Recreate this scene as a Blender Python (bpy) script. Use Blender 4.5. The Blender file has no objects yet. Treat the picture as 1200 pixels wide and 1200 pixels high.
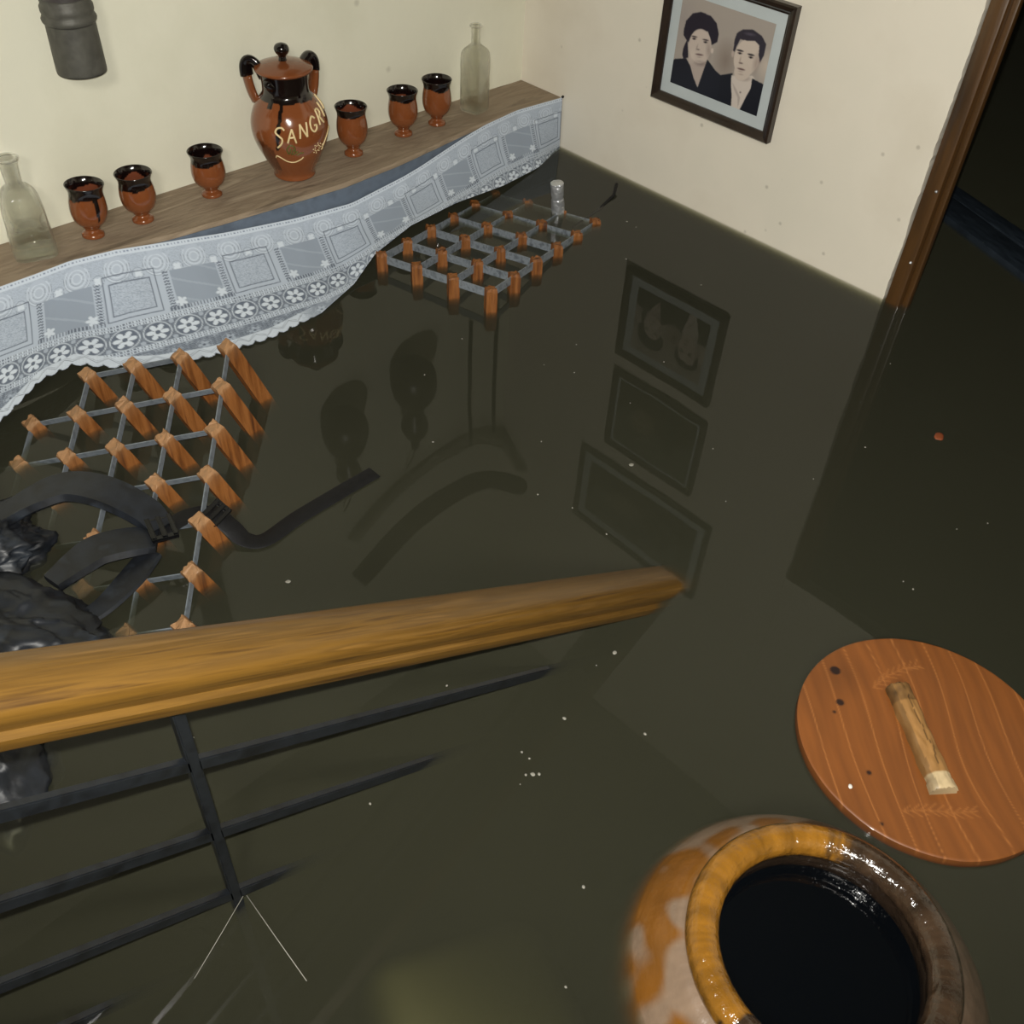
import bpy, bmesh, math, random
import numpy as np
from mathutils import Vector, Matrix, noise

random.seed(7)
SC = bpy.context.scene
COL = SC.collection
PI = math.pi

# ------------------------------------------------------------------ camera
cam_d = bpy.data.cameras.new('camera')
cam = bpy.data.objects.new('camera', cam_d)
COL.objects.link(cam)
yaw, pitch, roll = 0.7643, 0.76283, 0.063046
f = Vector((math.cos(pitch)*math.cos(yaw), math.cos(pitch)*math.sin(yaw), -math.sin(pitch)))
r = Vector((math.sin(yaw), -math.cos(yaw), 0))
u = r.cross(f)
r2 = math.cos(roll)*r + math.sin(roll)*u
u2 = -math.sin(roll)*r + math.cos(roll)*u
CAM = Vector((-2.14319, -2.12901, 1.25))
cam.matrix_world = Matrix(((r2.x, u2.x, -f.x, CAM.x), (r2.y, u2.y, -f.y, CAM.y), (r2.z, u2.z, -f.z, CAM.z), (0, 0, 0, 1)))
cam_d.sensor_width = 36
cam_d.lens = 1162.82*36/1200
cam_d.clip_start = 0.02
SC.camera = cam

# ------------------------------------------------------------------ world, light, exposure
w = bpy.data.worlds.new('world'); SC.world = w; w.use_nodes = True
w.node_tree.nodes['Background'].inputs[0].default_value = (0.8, 0.85, 1, 1)
w.node_tree.nodes['Background'].inputs[1].default_value = 0.0

def lamp(name, kind, loc, power, size, color, target=None, spot=None, blend=1.0):
    d = bpy.data.lights.new(name, kind); o = bpy.data.objects.new(name, d); COL.objects.link(o)
    d.energy = power; d.color = color; o.location = loc
    if kind == 'AREA': d.shape = 'DISK'; d.size = size
    else: d.shadow_soft_size = size
    if spot: d.spot_size = spot; d.spot_blend = blend
    if target is not None:
        o.rotation_euler = (Vector(target)-Vector(loc)).to_track_quat('-Z', 'Y').to_euler()
    return o
FL = CAM + u2*0.022 - r2*0.012
lamp('phone_torch', 'SPOT', FL, 172, 0.006, (1.0, 0.975, 0.91), target=FL + f*1.0 + u2*0.28 + r2*0.02, spot=math.radians(150), blend=1.0)
lamp('added_fill', 'AREA', (-3.1, -3.0, 2.15), 40, 0.5, (1.0, 0.95, 0.86), target=(-0.6, -0.6, 0.2))  # unseen soft fill, added to even out the torch falloff

vs = SC.view_settings
vs.view_transform = 'Standard'; vs.look = 'None'; vs.gamma = 1; vs.use_curve_mapping = False
vs.exposure = -0.23

# ------------------------------------------------------------------ helpers
def s2l(c):
    return tuple(((x/255)/12.92 if x/255 <= 0.04045 else ((x/255+0.055)/1.055)**2.4) for x in c[:3]) + (1.0,)

def mat(name, col=(128, 128, 128), rough=0.6, metal=0.0, coat=0.0, spec=0.5, lin=None):
    m = bpy.data.materials.new(name); m.use_nodes = True
    b = m.node_tree.nodes['Principled BSDF']
    b.inputs['Base Color'].default_value = lin if lin else s2l(col)
    b.inputs['Roughness'].default_value = rough
    b.inputs['Metallic'].default_value = metal
    b.inputs['Coat Weight'].default_value = coat
    b.inputs['Coat Roughness'].default_value = 0.08
    b.inputs['Specular IOR Level'].default_value = spec
    return m

def nd(m, t, **k):
    n = m.node_tree.nodes.new(t)
    for a, v in k.items(): setattr(n, a, v)
    return n

def noisy(m, cols, scale=(1, 1, 1), nscale=5.0, detail=6.0, bump=0.0, bscale=None, dist=0.0, pos=None, coord='Object', bdist=0.004, roty=None):
    nt = m.node_tree; b = nt.nodes['Principled BSDF']
    tc = nd(m, 'ShaderNodeTexCoord'); mp = nd(m, 'ShaderNodeMapping'); mp.inputs['Scale'].default_value = scale
    if roty is not None:
        mr = nd(m, 'ShaderNodeMapping'); mr.inputs['Rotation'].default_value = (0, roty, 0)
        nt.links.new(tc.outputs[coord], mr.inputs[0]); nt.links.new(mr.outputs[0], mp.inputs[0])
    else: nt.links.new(tc.outputs[coord], mp.inputs[0])
    n = nd(m, 'ShaderNodeTexNoise'); n.inputs['Scale'].default_value = nscale; n.inputs['Detail'].default_value = detail
    n.inputs['Distortion'].default_value = dist
    nt.links.new(mp.outputs[0], n.inputs['Vector'])
    rp = nd(m, 'ShaderNodeValToRGB'); cr = rp.color_ramp
    pos = pos or [0.3 + 0.4*i/(len(cols)-1) for i in range(len(cols))]
    cr.elements[0].position = pos[0]; cr.elements[0].color = s2l(cols[0])
    cr.elements[1].position = pos[-1]; cr.elements[1].color = s2l(cols[-1])
    for p, c in list(zip(pos, cols))[1:-1]:
        e = cr.elements.new(p); e.color = s2l(c)
    nt.links.new(n.outputs[0], rp.inputs[0]); nt.links.new(rp.outputs[0], b.inputs['Base Color'])
    if bump:
        bn = nd(m, 'ShaderNodeTexNoise'); bn.inputs['Scale'].default_value = bscale or nscale*4; bn.inputs['Detail'].default_value = 5
        nt.links.new(mp.outputs[0], bn.inputs['Vector'])
        bp = nd(m, 'ShaderNodeBump'); bp.inputs['Strength'].default_value = bump; bp.inputs['Distance'].default_value = bdist
        nt.links.new(bn.outputs[0], bp.inputs['Height']); nt.links.new(bp.outputs[0], b.inputs['Normal'])
    return m

def vcol(m, name='Col', alpha=False):
    nt = m.node_tree; b = nt.nodes['Principled BSDF']
    a = nd(m, 'ShaderNodeAttribute'); a.attribute_name = name
    nt.links.new(a.outputs['Color'], b.inputs['Base Color'])
    if alpha: nt.links.new(a.outputs['Alpha'], b.inputs['Alpha'])
    return m

def link(o, parent=None, label=None, cat=None, group=None, kind=None):
    if o.name not in COL.objects: COL.objects.link(o)
    if parent: o.parent = parent
    if label: o['label'] = label
    if cat: o['category'] = cat
    if group: o['group'] = group
    if kind: o['kind'] = kind
    return o

def thing(name, label, cat, loc=(0, 0, 0), rotz=0, group=None):
    o = bpy.data.objects.new(name, None); o.empty_display_size = 0.05
    o.location = loc; o.rotation_euler = (0, 0, rotz)
    return link(o, None, label, cat, group)

def mesh(name, V, F, m, parent=None, smooth=True, cols=None, sharp=None, **k):
    me = bpy.data.meshes.new(name); me.from_pydata([tuple(v) for v in V], [], F)
    if cols is not None:
        a = me.color_attributes.new('Col', 'FLOAT_COLOR', 'POINT')
        a.data.foreach_set('color', np.asarray(cols, dtype=np.float32).ravel())
    me.materials.append(m)
    if smooth:
        me.polygons.foreach_set('use_smooth', [True]*len(me.polygons))
    me.update()
    if smooth and sharp: me.set_sharp_from_angle(angle=math.radians(sharp))
    return link(bpy.data.objects.new(name, me), parent, **k)

def frombm(name, bm, m, parent=None, smooth=False, sharp=None, **k):
    me = bpy.data.meshes.new(name); bm.normal_update(); bm.to_mesh(me); bm.free()
    me.materials.append(m)
    if smooth:
        me.polygons.foreach_set('use_smooth', [True]*len(me.polygons))
        if sharp: me.set_sharp_from_angle(angle=math.radians(sharp))
    return link(bpy.data.objects.new(name, me), parent, **k)

def add_box(bm, lo, hi, bev=0.0, M=None, seg=2):
    lo = Vector(lo); hi = Vector(hi)
    g = bmesh.ops.create_cube(bm, size=1.0)
    vs_ = g['verts']
    for v in vs_:
        v.co = Vector(((lo.x+hi.x)/2 + v.co.x*(hi.x-lo.x), (lo.y+hi.y)/2 + v.co.y*(hi.y-lo.y), (lo.z+hi.z)/2 + v.co.z*(hi.z-lo.z)))
        if M is not None: v.co = M @ v.co
    if bev:
        es = list({e for v in vs_ for e in v.link_edges})
        bmesh.ops.bevel(bm, geom=es, offset=bev, segments=seg, affect='EDGES', profile=0.5)

def box(name, lo, hi, m, parent=None, bev=0.0, M=None, **k):
    bm = bmesh.new(); add_box(bm, lo, hi, bev, M)
    return frombm(name, bm, m, parent, smooth=bool(bev), sharp=40, **k)

def lathe_vf(prof, n=48, cx=0, cy=0, cap0=True, cap1=True):
    V = []; F = []
    for (rr, z) in prof:
        for i in range(n):
            a = 2*PI*i/n
            V.append((cx+rr*math.cos(a), cy+rr*math.sin(a), z))
    for j in range(len(prof)-1):
        for i in range(n):
            a = j*n+i; b = j*n+(i+1) % n
            F.append((a, b, b+n, a+n))
    if cap0: F.append(tuple(reversed(range(n))))
    if cap1: F.append(tuple(range((len(prof)-1)*n, len(prof)*n)))
    return V, F

def smooth_prof(pts, k=6):
    out = []
    n = len(pts)
    for i in range(n-1):
        p0 = pts[max(i-1, 0)]; p1 = pts[i]; p2 = pts[i+1]; p3 = pts[min(i+2, n-1)]
        for j in range(k):
            t = j/k
            out.append(tuple(0.5*((2*p1[c]) + (-p0[c]+p2[c])*t + (2*p0[c]-5*p1[c]+4*p2[c]-p3[c])*t*t + (-p0[c]+3*p1[c]-3*p2[c]+p3[c])*t**3) for c in range(len(p1))))
    out.append(tuple(pts[-1]))
    return out

def tube_vf(path, rad, n=10, closed=False, flat=None, V=None, F=None):
    """tube along path; rad a number or list; flat = (w,h) for an elliptic section"""
    V = [] if V is None else V; F = [] if F is None else F
    base = len(V)
    P = [Vector(p) for p in path]; m = len(P)
    prev = None
    for i in range(m):
        if closed: t = P[(i+1) % m]-P[(i-1) % m]
        else: t = P[min(i+1, m-1)]-P[max(i-1, 0)]
        t.normalize()
        if prev is None:
            ref = Vector((0, 0, 1)) if abs(t.z) < 0.9 else Vector((1, 0, 0))
            s = t.cross(ref).normalized()
        else:
            s = (prev - t*prev.dot(t)).normalized()
        prev = s; q = s.cross(t)
        rr = rad[i] if isinstance(rad, (list, tuple)) else rad
        a, b = (rr, rr) if flat is None else (flat[0]*(rr if isinstance(rad, (list, tuple)) else 1), flat[1])
        for k in range(n):
            an = 2*PI*k/n
            V.append(P[i] + s*(a*math.cos(an)) + q*(b*math.sin(an)))
    L = m if closed else m-1
    for i in range(L):
        for k in range(n):
            a = base+i*n+k; b = base+i*n+(k+1) % n
            c = base+((i+1) % m)*n+(k+1) % n; d = base+((i+1) % m)*n+k
            F.append((a, b, c, d))
    if not closed:
        F.append(tuple(reversed(range(base, base+n)))); F.append(tuple(range(base+(m-1)*n, base+m*n)))
    return V, F

def ns(x, y, z=0.0, s=1.0):
    return noise.noise(Vector((x*s, y*s, z*s)))

# ------------------------------------------------------------------ materials
M_wall = noisy(mat('plaster', rough=0.75, spec=0.3), [(214, 212, 192), (222, 220, 201), (218, 216, 198)], nscale=3.5, bump=0.35, bscale=38, bdist=0.002)
M_wallR = noisy(mat('plaster_side', rough=0.75, spec=0.3), [(214, 206, 190), (222, 215, 200), (218, 212, 197)], nscale=3.5, bump=0.25, bscale=30, bdist=0.002)
def spots_on(m, scale, r0, dark, seed):
    nt = m.node_tree; b = nt.nodes['Principled BSDF']; src = b.inputs['Base Color'].links[0].from_socket
    tc = nd(m, 'ShaderNodeTexCoord'); mp = nd(m, 'ShaderNodeMapping'); mp.inputs['Location'].default_value = (seed, seed*2, seed)
    v = nd(m, 'ShaderNodeTexVoronoi'); v.inputs['Scale'].default_value = scale
    r = nd(m, 'ShaderNodeMapRange'); r.inputs['From Min'].default_value = r0; r.inputs['From Max'].default_value = r0*.35; r.inputs['To Max'].default_value = dark
    x = nd(m, 'ShaderNodeMix'); x.data_type = 'RGBA'; x.inputs[7].default_value = s2l((96, 88, 72))
    nt.links.new(tc.outputs['Object'], mp.inputs[0]); nt.links.new(mp.outputs[0], v.inputs['Vector']); nt.links.new(v.outputs['Distance'], r.inputs['Value'])
    nt.links.new(r.outputs[0], x.inputs[0]); nt.links.new(src, x.inputs[6]); nt.links.new(x.outputs[2], b.inputs['Base Color'])
spots_on(M_wall, 8, .085, .25, 1.3); spots_on(M_wallR, 14, .09, .35, 2.1)
M_ceil = mat('ceiling_paint', (120, 118, 110), 0.9)
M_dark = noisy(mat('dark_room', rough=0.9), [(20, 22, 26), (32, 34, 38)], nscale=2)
M_floor = noisy(mat('floor_tile', rough=0.6), [(80, 72, 58), (96, 86, 70)], nscale=3)
M_trim = noisy(mat('door_wood', rough=0.35, coat=0.3), [(50, 33, 16), (80, 54, 26), (64, 43, 20)], scale=(9, 9, 0.9), nscale=3, bump=0.2)
M_shelf = noisy(mat('shelf_wood', rough=0.7, spec=0.25), [(118, 104, 88), (152, 136, 116), (136, 120, 101), (168, 152, 131)], scale=(1, 6, 6), nscale=4, dist=0.8, bump=0.5, bscale=20)
M_oak = noisy(mat('varnished_oak', rough=0.42, coat=0.2), [(64, 42, 12), (96, 68, 22), (82, 57, 17), (108, 78, 32)], scale=(1.0, 22, 22), nscale=5, dist=0.25, detail=9, bump=0.10, roty=math.atan(-0.598), bdist=0.001)
M_iron = noisy(mat('black_iron', rough=0.32, spec=0.6), [(12, 13, 15), (26, 29, 33), (16, 17, 19)], nscale=30, bump=0.3, bscale=60, bdist=0.001)
M_galv = noisy(mat('galvanised_steel', rough=0.5, metal=0.35), [(96, 104, 112), (126, 134, 142), (110, 118, 126)], nscale=60)
M_galvB = noisy(mat('galvanised_strip', rough=0.5, metal=0.35), [(88, 94, 102), (140, 148, 156), (104, 112, 120)], nscale=70)
M_post = noisy(mat('rack_wood', rough=0.55, spec=0.4), [(70, 38, 16), (112, 66, 26), (134, 84, 40), (88, 48, 20)], scale=(14, 14, 1.0), nscale=5, bump=0.4, bscale=14)
nt_ = M_post.node_tree; at_ = nd(M_post, 'ShaderNodeAttribute'); at_.attribute_name = 'Col'; mxp = nd(M_post, 'ShaderNodeMix'); mxp.data_type = 'RGBA'
src = nt_.nodes['Principled BSDF'].inputs['Base Color'].links[0].from_socket
nt_.links.new(at_.outputs['Fac'], mxp.inputs[0]); nt_.links.new(src, mxp.inputs[6]); mxp.inputs[7].default_value = s2l((168, 134, 98)); nt_.links.new(mxp.outputs[2], nt_.nodes['Principled BSDF'].inputs['Base Color'])
M_nylon = noisy(mat('black_nylon', rough=0.48, spec=0.6), [(7, 9, 13), (22, 27, 35), (10, 13, 18), (40, 46, 54)], nscale=14, bump=0.6, bscale=40, bdist=0.001)
M_web = noisy(mat('black_webbing', rough=0.6, spec=0.3), [(7, 7, 8), (15, 15, 17)], nscale=80, bump=0.5, bscale=300, bdist=0.0008)
M_plastic = mat('black_plastic', (10, 11, 13), 0.25)
M_zinc = noisy(mat('weathered_zinc', rough=0.55, metal=0.2), [(66, 65, 60), (84, 83, 76), (74, 73, 67), (96, 95, 88)], nscale=16, bump=0.3)
M_zincd = noisy(mat('dark_pipe', rough=0.4), [(60, 56, 56), (74, 70, 68)], nscale=8)
M_frame = noisy(mat('dark_frame_wood', rough=0.35, coat=0.3), [(24, 15, 9), (40, 27, 18), (31, 20, 12)], scale=(10, 3, 3), nscale=12)
M_mat = noisy(mat('picture_mat', rough=0.5), [(176, 184, 186), (188, 196, 198)], nscale=8)
M_blueface = noisy(mat('blue_grey_paint', rough=0.6), [(74, 84, 98), (92, 104, 120), (84, 94, 108), (150, 156, 160)], nscale=18, pos=[0.3, 0.5, 0.7, 0.8])
M_slip = mat('cream_slip', (222, 200, 150), 0.4)
M_green = mat('green_slip', (92, 88, 36), 0.4)
M_speck = mat('pale_speck', (128, 126, 116), 0.6)
M_foil = noisy(mat('silver_foil', rough=0.28, metal=0.7), [(190, 194, 200), (225, 228, 232)], nscale=30, bump=1.0, bscale=60, bdist=0.006)
M_dglass = mat('dark_bottle_glass', (12, 16, 10), 0.12)
M_paper = mat('white_foam', (215, 212, 205), 0.7)
M_vat = None

def glassmat(name, col, ior=1.45):
    m = mat(name, rough=0.02); b = m.node_tree.nodes['Principled BSDF']
    b.inputs['Base Color'].default_value = col; b.inputs['Transmission Weight'].default_value = 1.0; b.inputs['IOR'].default_value = ior
    nt = m.node_tree; o = nt.nodes['Material Output']; tr_ = nt.nodes.new('ShaderNodeBsdfTransparent'); tr_.inputs[0].default_value = (*[q**.5 for q in col[:3]], 1)
    mx_ = nt.nodes.new('ShaderNodeMixShader'); mx_.inputs[0].default_value = 0.6
    nt.links.new(tr_.outputs[0], mx_.inputs[1]); nt.links.new(b.outputs[0], mx_.inputs[2]); nt.links.new(mx_.outputs[0], o.inputs['Surface'])
    return m
M_glass = glassmat('clear_glass', (0.99, 0.995, 0.97, 1))
M_glassp = noisy(glassmat('patterned_glass', (0.99, 0.995, 0.97, 1)), [(250, 251, 246), (250, 251, 246)], nscale=1, bump=0.8, bscale=55, bdist=0.004)
M_liquid = glassmat('clear_liquid', (0.96, 0.97, 0.94, 1), 1.33)

# water: fresnel mirror over a clear surface, the murk is a scattering volume below it
M_water = bpy.data.materials.new('murky_water'); M_water.use_nodes = True
nt = M_water.node_tree; nt.nodes.clear()
out = nt.nodes.new('ShaderNodeOutputMaterial'); mx = nt.nodes.new('ShaderNodeMixShader')
fr = nt.nodes.new('ShaderNodeFresnel'); fr.inputs['IOR'].default_value = 1.36
gl = nt.nodes.new('ShaderNodeBsdfGlossy'); gl.inputs['Roughness'].default_value = 0.015
tr = nt.nodes.new('ShaderNodeBsdfTransparent')
tcw = nt.nodes.new('ShaderNodeTexCoord'); nw = nt.nodes.new('ShaderNodeTexNoise'); nw.inputs['Scale'].default_value = 5.0; nw.inputs['Detail'].default_value = 1
bw = nt.nodes.new('ShaderNodeBump'); bw.inputs['Strength'].default_value = 0.12; bw.inputs['Distance'].default_value = 0.003
nt.links.new(tcw.outputs['Object'], nw.inputs['Vector']); nt.links.new(nw.outputs[0], bw.inputs['Height']); nt.links.new(bw.outputs[0], gl.inputs['Normal'])
geo = nt.nodes.new('ShaderNodeNewGeometry'); mb = nt.nodes.new('ShaderNodeMath'); mb.operation = 'SUBTRACT'; mb.inputs[0].default_value = 1.0; mm_ = nt.nodes.new('ShaderNodeMath'); mm_.operation = 'MULTIPLY'
nt.links.new(geo.outputs['Backfacing'], mb.inputs[1]); nt.links.new(mb.outputs[0], mm_.inputs[0]); nt.links.new(fr.outputs[0], mm_.inputs[1])
nt.links.new(mm_.outputs[0], mx.inputs[0]); nt.links.new(tr.outputs[0], mx.inputs[1]); nt.links.new(gl.outputs[0], mx.inputs[2])
nt.links.new(mx.outputs[0], out.inputs['Surface'])
va = nt.nodes.new('ShaderNodeVolumeAbsorption'); va.inputs['Color'].default_value = (0.36, 0.36, 0.14, 1); va.inputs['Density'].default_value = 50
vsn = nt.nodes.new('ShaderNodeVolumeScatter'); vsn.inputs['Color'].default_value = (0.93, 0.93, 0.74, 1); vsn.inputs['Density'].default_value = 7.2
ad = nt.nodes.new('ShaderNodeAddShader')
nt.links.new(va.outputs[0], ad.inputs[0]); nt.links.new(vsn.outputs[0], ad.inputs[1]); nt.links.new(ad.outputs[0], out.inputs['Volume'])

# ------------------------------------------------------------------ setting
ZF = -0.95; ZC = 2.3; X0 = -4.2; Y0 = -3.5; DY0 = -1.277; DY1 = -2.25
KS = dict(kind='structure')
box('floor', (X0-0.1, Y0-0.1, ZF-0.1), (3.1, 0.1, ZF), M_floor, **KS)
box('ceiling', (X0-0.1, Y0-0.1, ZC), (3.1, 0.1, ZC+0.1), M_ceil, **KS)
box('wall_back', (X0-0.1, 0, ZF), (0.0, 0.12, ZC), M_wall, **KS)
box('wall_left', (X0-0.12, Y0, ZF), (X0, 0, ZC), M_wall, **KS)
box('wall_front', (X0-0.1, Y0-0.12, ZF), (0.05, Y0, ZC), M_wall, **KS)
# wall with the doorway: outline with a crumbly plaster edge at the opening
bm = bmesh.new()
prof = [(0.12, ZF), (0.12, ZC), (DY0, ZC)]
z = ZC
while z > -0.1:
    prof.append((DY0 + 0.002 + 0.004*ns(z, 3.1, 0, 14) + 0.0025*ns(z, 9.1, 0, 60), z)); z -= 0.012
prof.append((DY0, ZF))
fv = [bm.verts.new((0, y, z)) for y, z in prof]; bv = [bm.verts.new((0.05, y, z)) for y, z in prof]
bm.faces.new(fv); bm.faces.new(list(reversed(bv)))
n_ = len(prof)
for i in range(n_): bm.faces.new((fv[i], bv[i], bv[(i+1) % n_], fv[(i+1) % n_]))
bmesh.ops.recalc_face_normals(bm, faces=bm.faces)
frombm('wall_right', bm, M_wallR, **KS)
box('wall_right', (0.0, Y0, ZF), (0.05, DY1, ZC), M_wallR, **KS)
box('wall_right', (0.0, DY1, 1.0), (0.05, DY0, ZC), M_wallR, **KS)
# dark room behind the doorway
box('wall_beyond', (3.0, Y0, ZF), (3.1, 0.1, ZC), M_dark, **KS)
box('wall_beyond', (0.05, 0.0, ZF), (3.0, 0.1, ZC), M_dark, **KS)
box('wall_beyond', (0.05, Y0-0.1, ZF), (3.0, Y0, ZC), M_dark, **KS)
# stairs under water, going down towards the picture wall
bm = bmesh.new()
for i in range(9):
    x1 = -1.15 - 0.285*i
    add_box(bm, (X0 if i == 8 else x1-0.285, -2.95, ZF), (x1, -1.56, ZF+0.171*(i)+0.02))
frombm('stairs', bm, M_floor, **KS)
# door post
t = thing('door_1', 'brown varnished wooden door post at the edge of the dark doorway', 'door frame', (0, DY0, 0)); del t['category']; del t['label']; t['kind'] = 'structure'
bm = bmesh.new(); add_box(bm, (-0.004, -0.042, ZF), (0.045, -0.004, 1.0), 0.006)
frombm('door_post', bm, M_trim, t, smooth=True, sharp=40)
bm = bmesh.new(); add_box(bm, (0.014, -0.056, ZF), (0.034, -0.041, 1.0), 0.003)
frombm('door_stop', bm, M_trim, t, smooth=True, sharp=40)
bm = bmesh.new()
for zz in (0.115, 0.29): bmesh.ops.create_icosphere(bm, subdivisions=2, radius=0.0035, matrix=Matrix.Translation((-0.0045, -0.034, zz)))
frombm('nail_head', bm, M_foil, t, smooth=True)

# water
wb = box('flood_water', (X0, Y0, ZF), (2.999, -0.0005, 0.0), M_water)
wb['label'] = 'dark murky brown flood water filling the whole basement room'; wb['category'] = 'water'; wb['kind'] = 'stuff'

# ------------------------------------------------------------------ shelf
def shelf_front(x):
    pts = [(-2.5, -0.165), (-1.64, -0.167), (-1.48, -0.162), (-1.39, -0.170), (-1.27, -0.190), (-1.12, -0.205), (-0.82, -0.226), (-0.63, -0.213), (-0.37, -0.175), (-0.17, -0.155), (0.0, -0.168)]
    return float(np.interp(x, [p[0] for p in pts], [p[1] for p in pts]))
V = []; F = []
N = 120
for i in range(N+1):
    x = -2.5 + 2.5*i/N - 0.001
    yf = shelf_front(x) + 0.0015*ns(x, 0, 0, 25)
    zt = 0.14 + 0.0012*ns(x, 1, 0, 12)
    ring = [(x, -0.0006, zt), (x, yf+0.05, zt), (x, yf+0.006, zt), (x, yf+0.001, zt-0.004), (x, yf, zt-0.010), (x, yf+0.002, zt-0.05), (x, -0.0006, zt-0.05)]
    V += ring
m_ = 7
for i in range(N):
    for k in range(m_):
        a = i*m_+k; b = i*m_+(k+1) % m_
        F.append((a, b, b+m_, a+m_))
F.append(tuple(reversed(range(m_)))); F.append(tuple(range(N*m_, N*m_+m_)))
sh = thing('wall_shelf', 'long weathered brown plank shelf along the back wall above the water', 'shelf', (0, 0, 0))
mesh('shelf_board', V, F, M_shelf, sh, sharp=35)
# blue-grey painted front strip below the board edge
V = []; F = []
for i in range(N+1):
    x = -2.5 + 2.5*i/N - 0.002
    yf = shelf_front(x)
    V += [(x, yf-0.0015, 0.131), (x, yf-0.0035, 0.126), (x, yf-0.003, 0.03), (x, yf+0.006, 0.03), (x, yf+0.006, 0.131)]
for i in range(N):
    for k in range(5):
        a = i*5+k; b = i*5+(k+1) % 5; F.append((a, b, b+5, a+5))
F.append((4, 3, 2, 1, 0)); F.append(tuple(range(N*5, N*5+5)))
mesh('front_board', V, F, M_blueface, sh, sharp=35, label='blue-grey painted front strip of the shelf')
box('bracket', (-1.0, -0.15, -0.25), (-0.96, -0.001, 0.089), M_shelf, sh)
box('bracket', (-0.2, -0.14, -0.25), (-0.16, -0.001, 0.089), M_shelf, sh)
box('bracket', (-1.9, -0.14, -0.25), (-1.86, -0.001, 0.089), M_shelf, sh)

# ------------------------------------------------------------------ lace cloth
top = [(-2.1, .150), (-1.64, .146), (-1.56, .146), (-1.49, .148), (-1.39, .143), (-1.26, .130), (-1.156, .116), (-.966, .097), (-.797, .090), (-.568, .108), (-.43, .126), (-.307, .140), (-.20, .143), (-.10, .143), (-.004, .143)]
bot = [(-2.25, -.62, .03), (-1.95, -.54, .04), (-1.76, -.44, .05), (-1.68, -.385, .05), (-1.60, -.355, .035), (-1.53, -.375, .006), (-1.45, -.425, .004), (-1.353, -.466, .004), (-1.218, -.487, .004), (-1.084, -.475, .004), (-.95, -.425, .008), (-.855, -.385, .035), (-.71, -.345, .045), (-.53, -.310, .035), (-.33, -.280, .012), (-.16, -.245, .002), (-.05, -.195, -.006), (-.004, -.180, -.008)]
def cloth_pt(s, tt):
    s = float(s); tt = float(tt)
    x = -2.1 + s*(2.1-0.004)
    zt = float(np.interp(x, [p[0] for p in top], [p[1] for p in top]))
    yt = shelf_front(x) - 0.007
    xb = -2.25 + s*(2.25-0.004)
    yb = float(np.interp(xb, [p[0] for p in bot], [p[1] for p in bot])); zb = float(np.interp(xb, [p[0] for p in bot], [p[2] for p in bot]))
    p0 = Vector((x, yt, zt)); p2 = Vector((xb, yb, zb))
    k = min(1.0, abs(yb-yt)/0.2)
    p1 = Vector(((x*0.7+xb*0.3), yt + (yb-yt)*0.28, zb + (zt-zb)*(0.5-0.36*k)))
    p = (1-tt)**2*p0 + 2*tt*(1-tt)*p1 + tt*tt*p2
    fold = 0.006*ns(x*6, tt*1.5, 0) + 0.003*ns(x*20, tt*3, 4)
    amp = math.sin(PI*min(1, tt*1.1))*1.0
    n = Vector((0, -0.7, 0.7))
    p = p + n*fold*amp*k
    p.z = max(p.z, -0.01 if xb > -0.2 else 0.0035 + 0.001*ns(x*9, tt*9))
    return p
NU, NVV = 900, 190
ss = np.linspace(0, 1, NU+1); tts = np.linspace(0, 1, NVV+1)
CS = 61; CT = 25
coarse = np.array([[cloth_pt(a, b) for b in np.linspace(0, 1, CT)] for a in np.linspace(0, 1, CS*2)])
# bilinear refine
gi = ss*(coarse.shape[0]-1); gj = tts*(CT-1)
i0 = np.minimum(gi.astype(int), coarse.shape[0]-2); j0 = np.minimum(gj.astype(int), CT-2)
fi = (gi-i0)[:, None, None]; fj = (gj-j0)[None, :, None]
G = (coarse[i0][:, j0]*(1-fi)*(1-fj) + coarse[i0+1][:, j0]*fi*(1-fj) + coarse[i0][:, j0+1]*(1-fi)*fj + coarse[i0+1][:, j0+1]*fi*fj)
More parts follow.
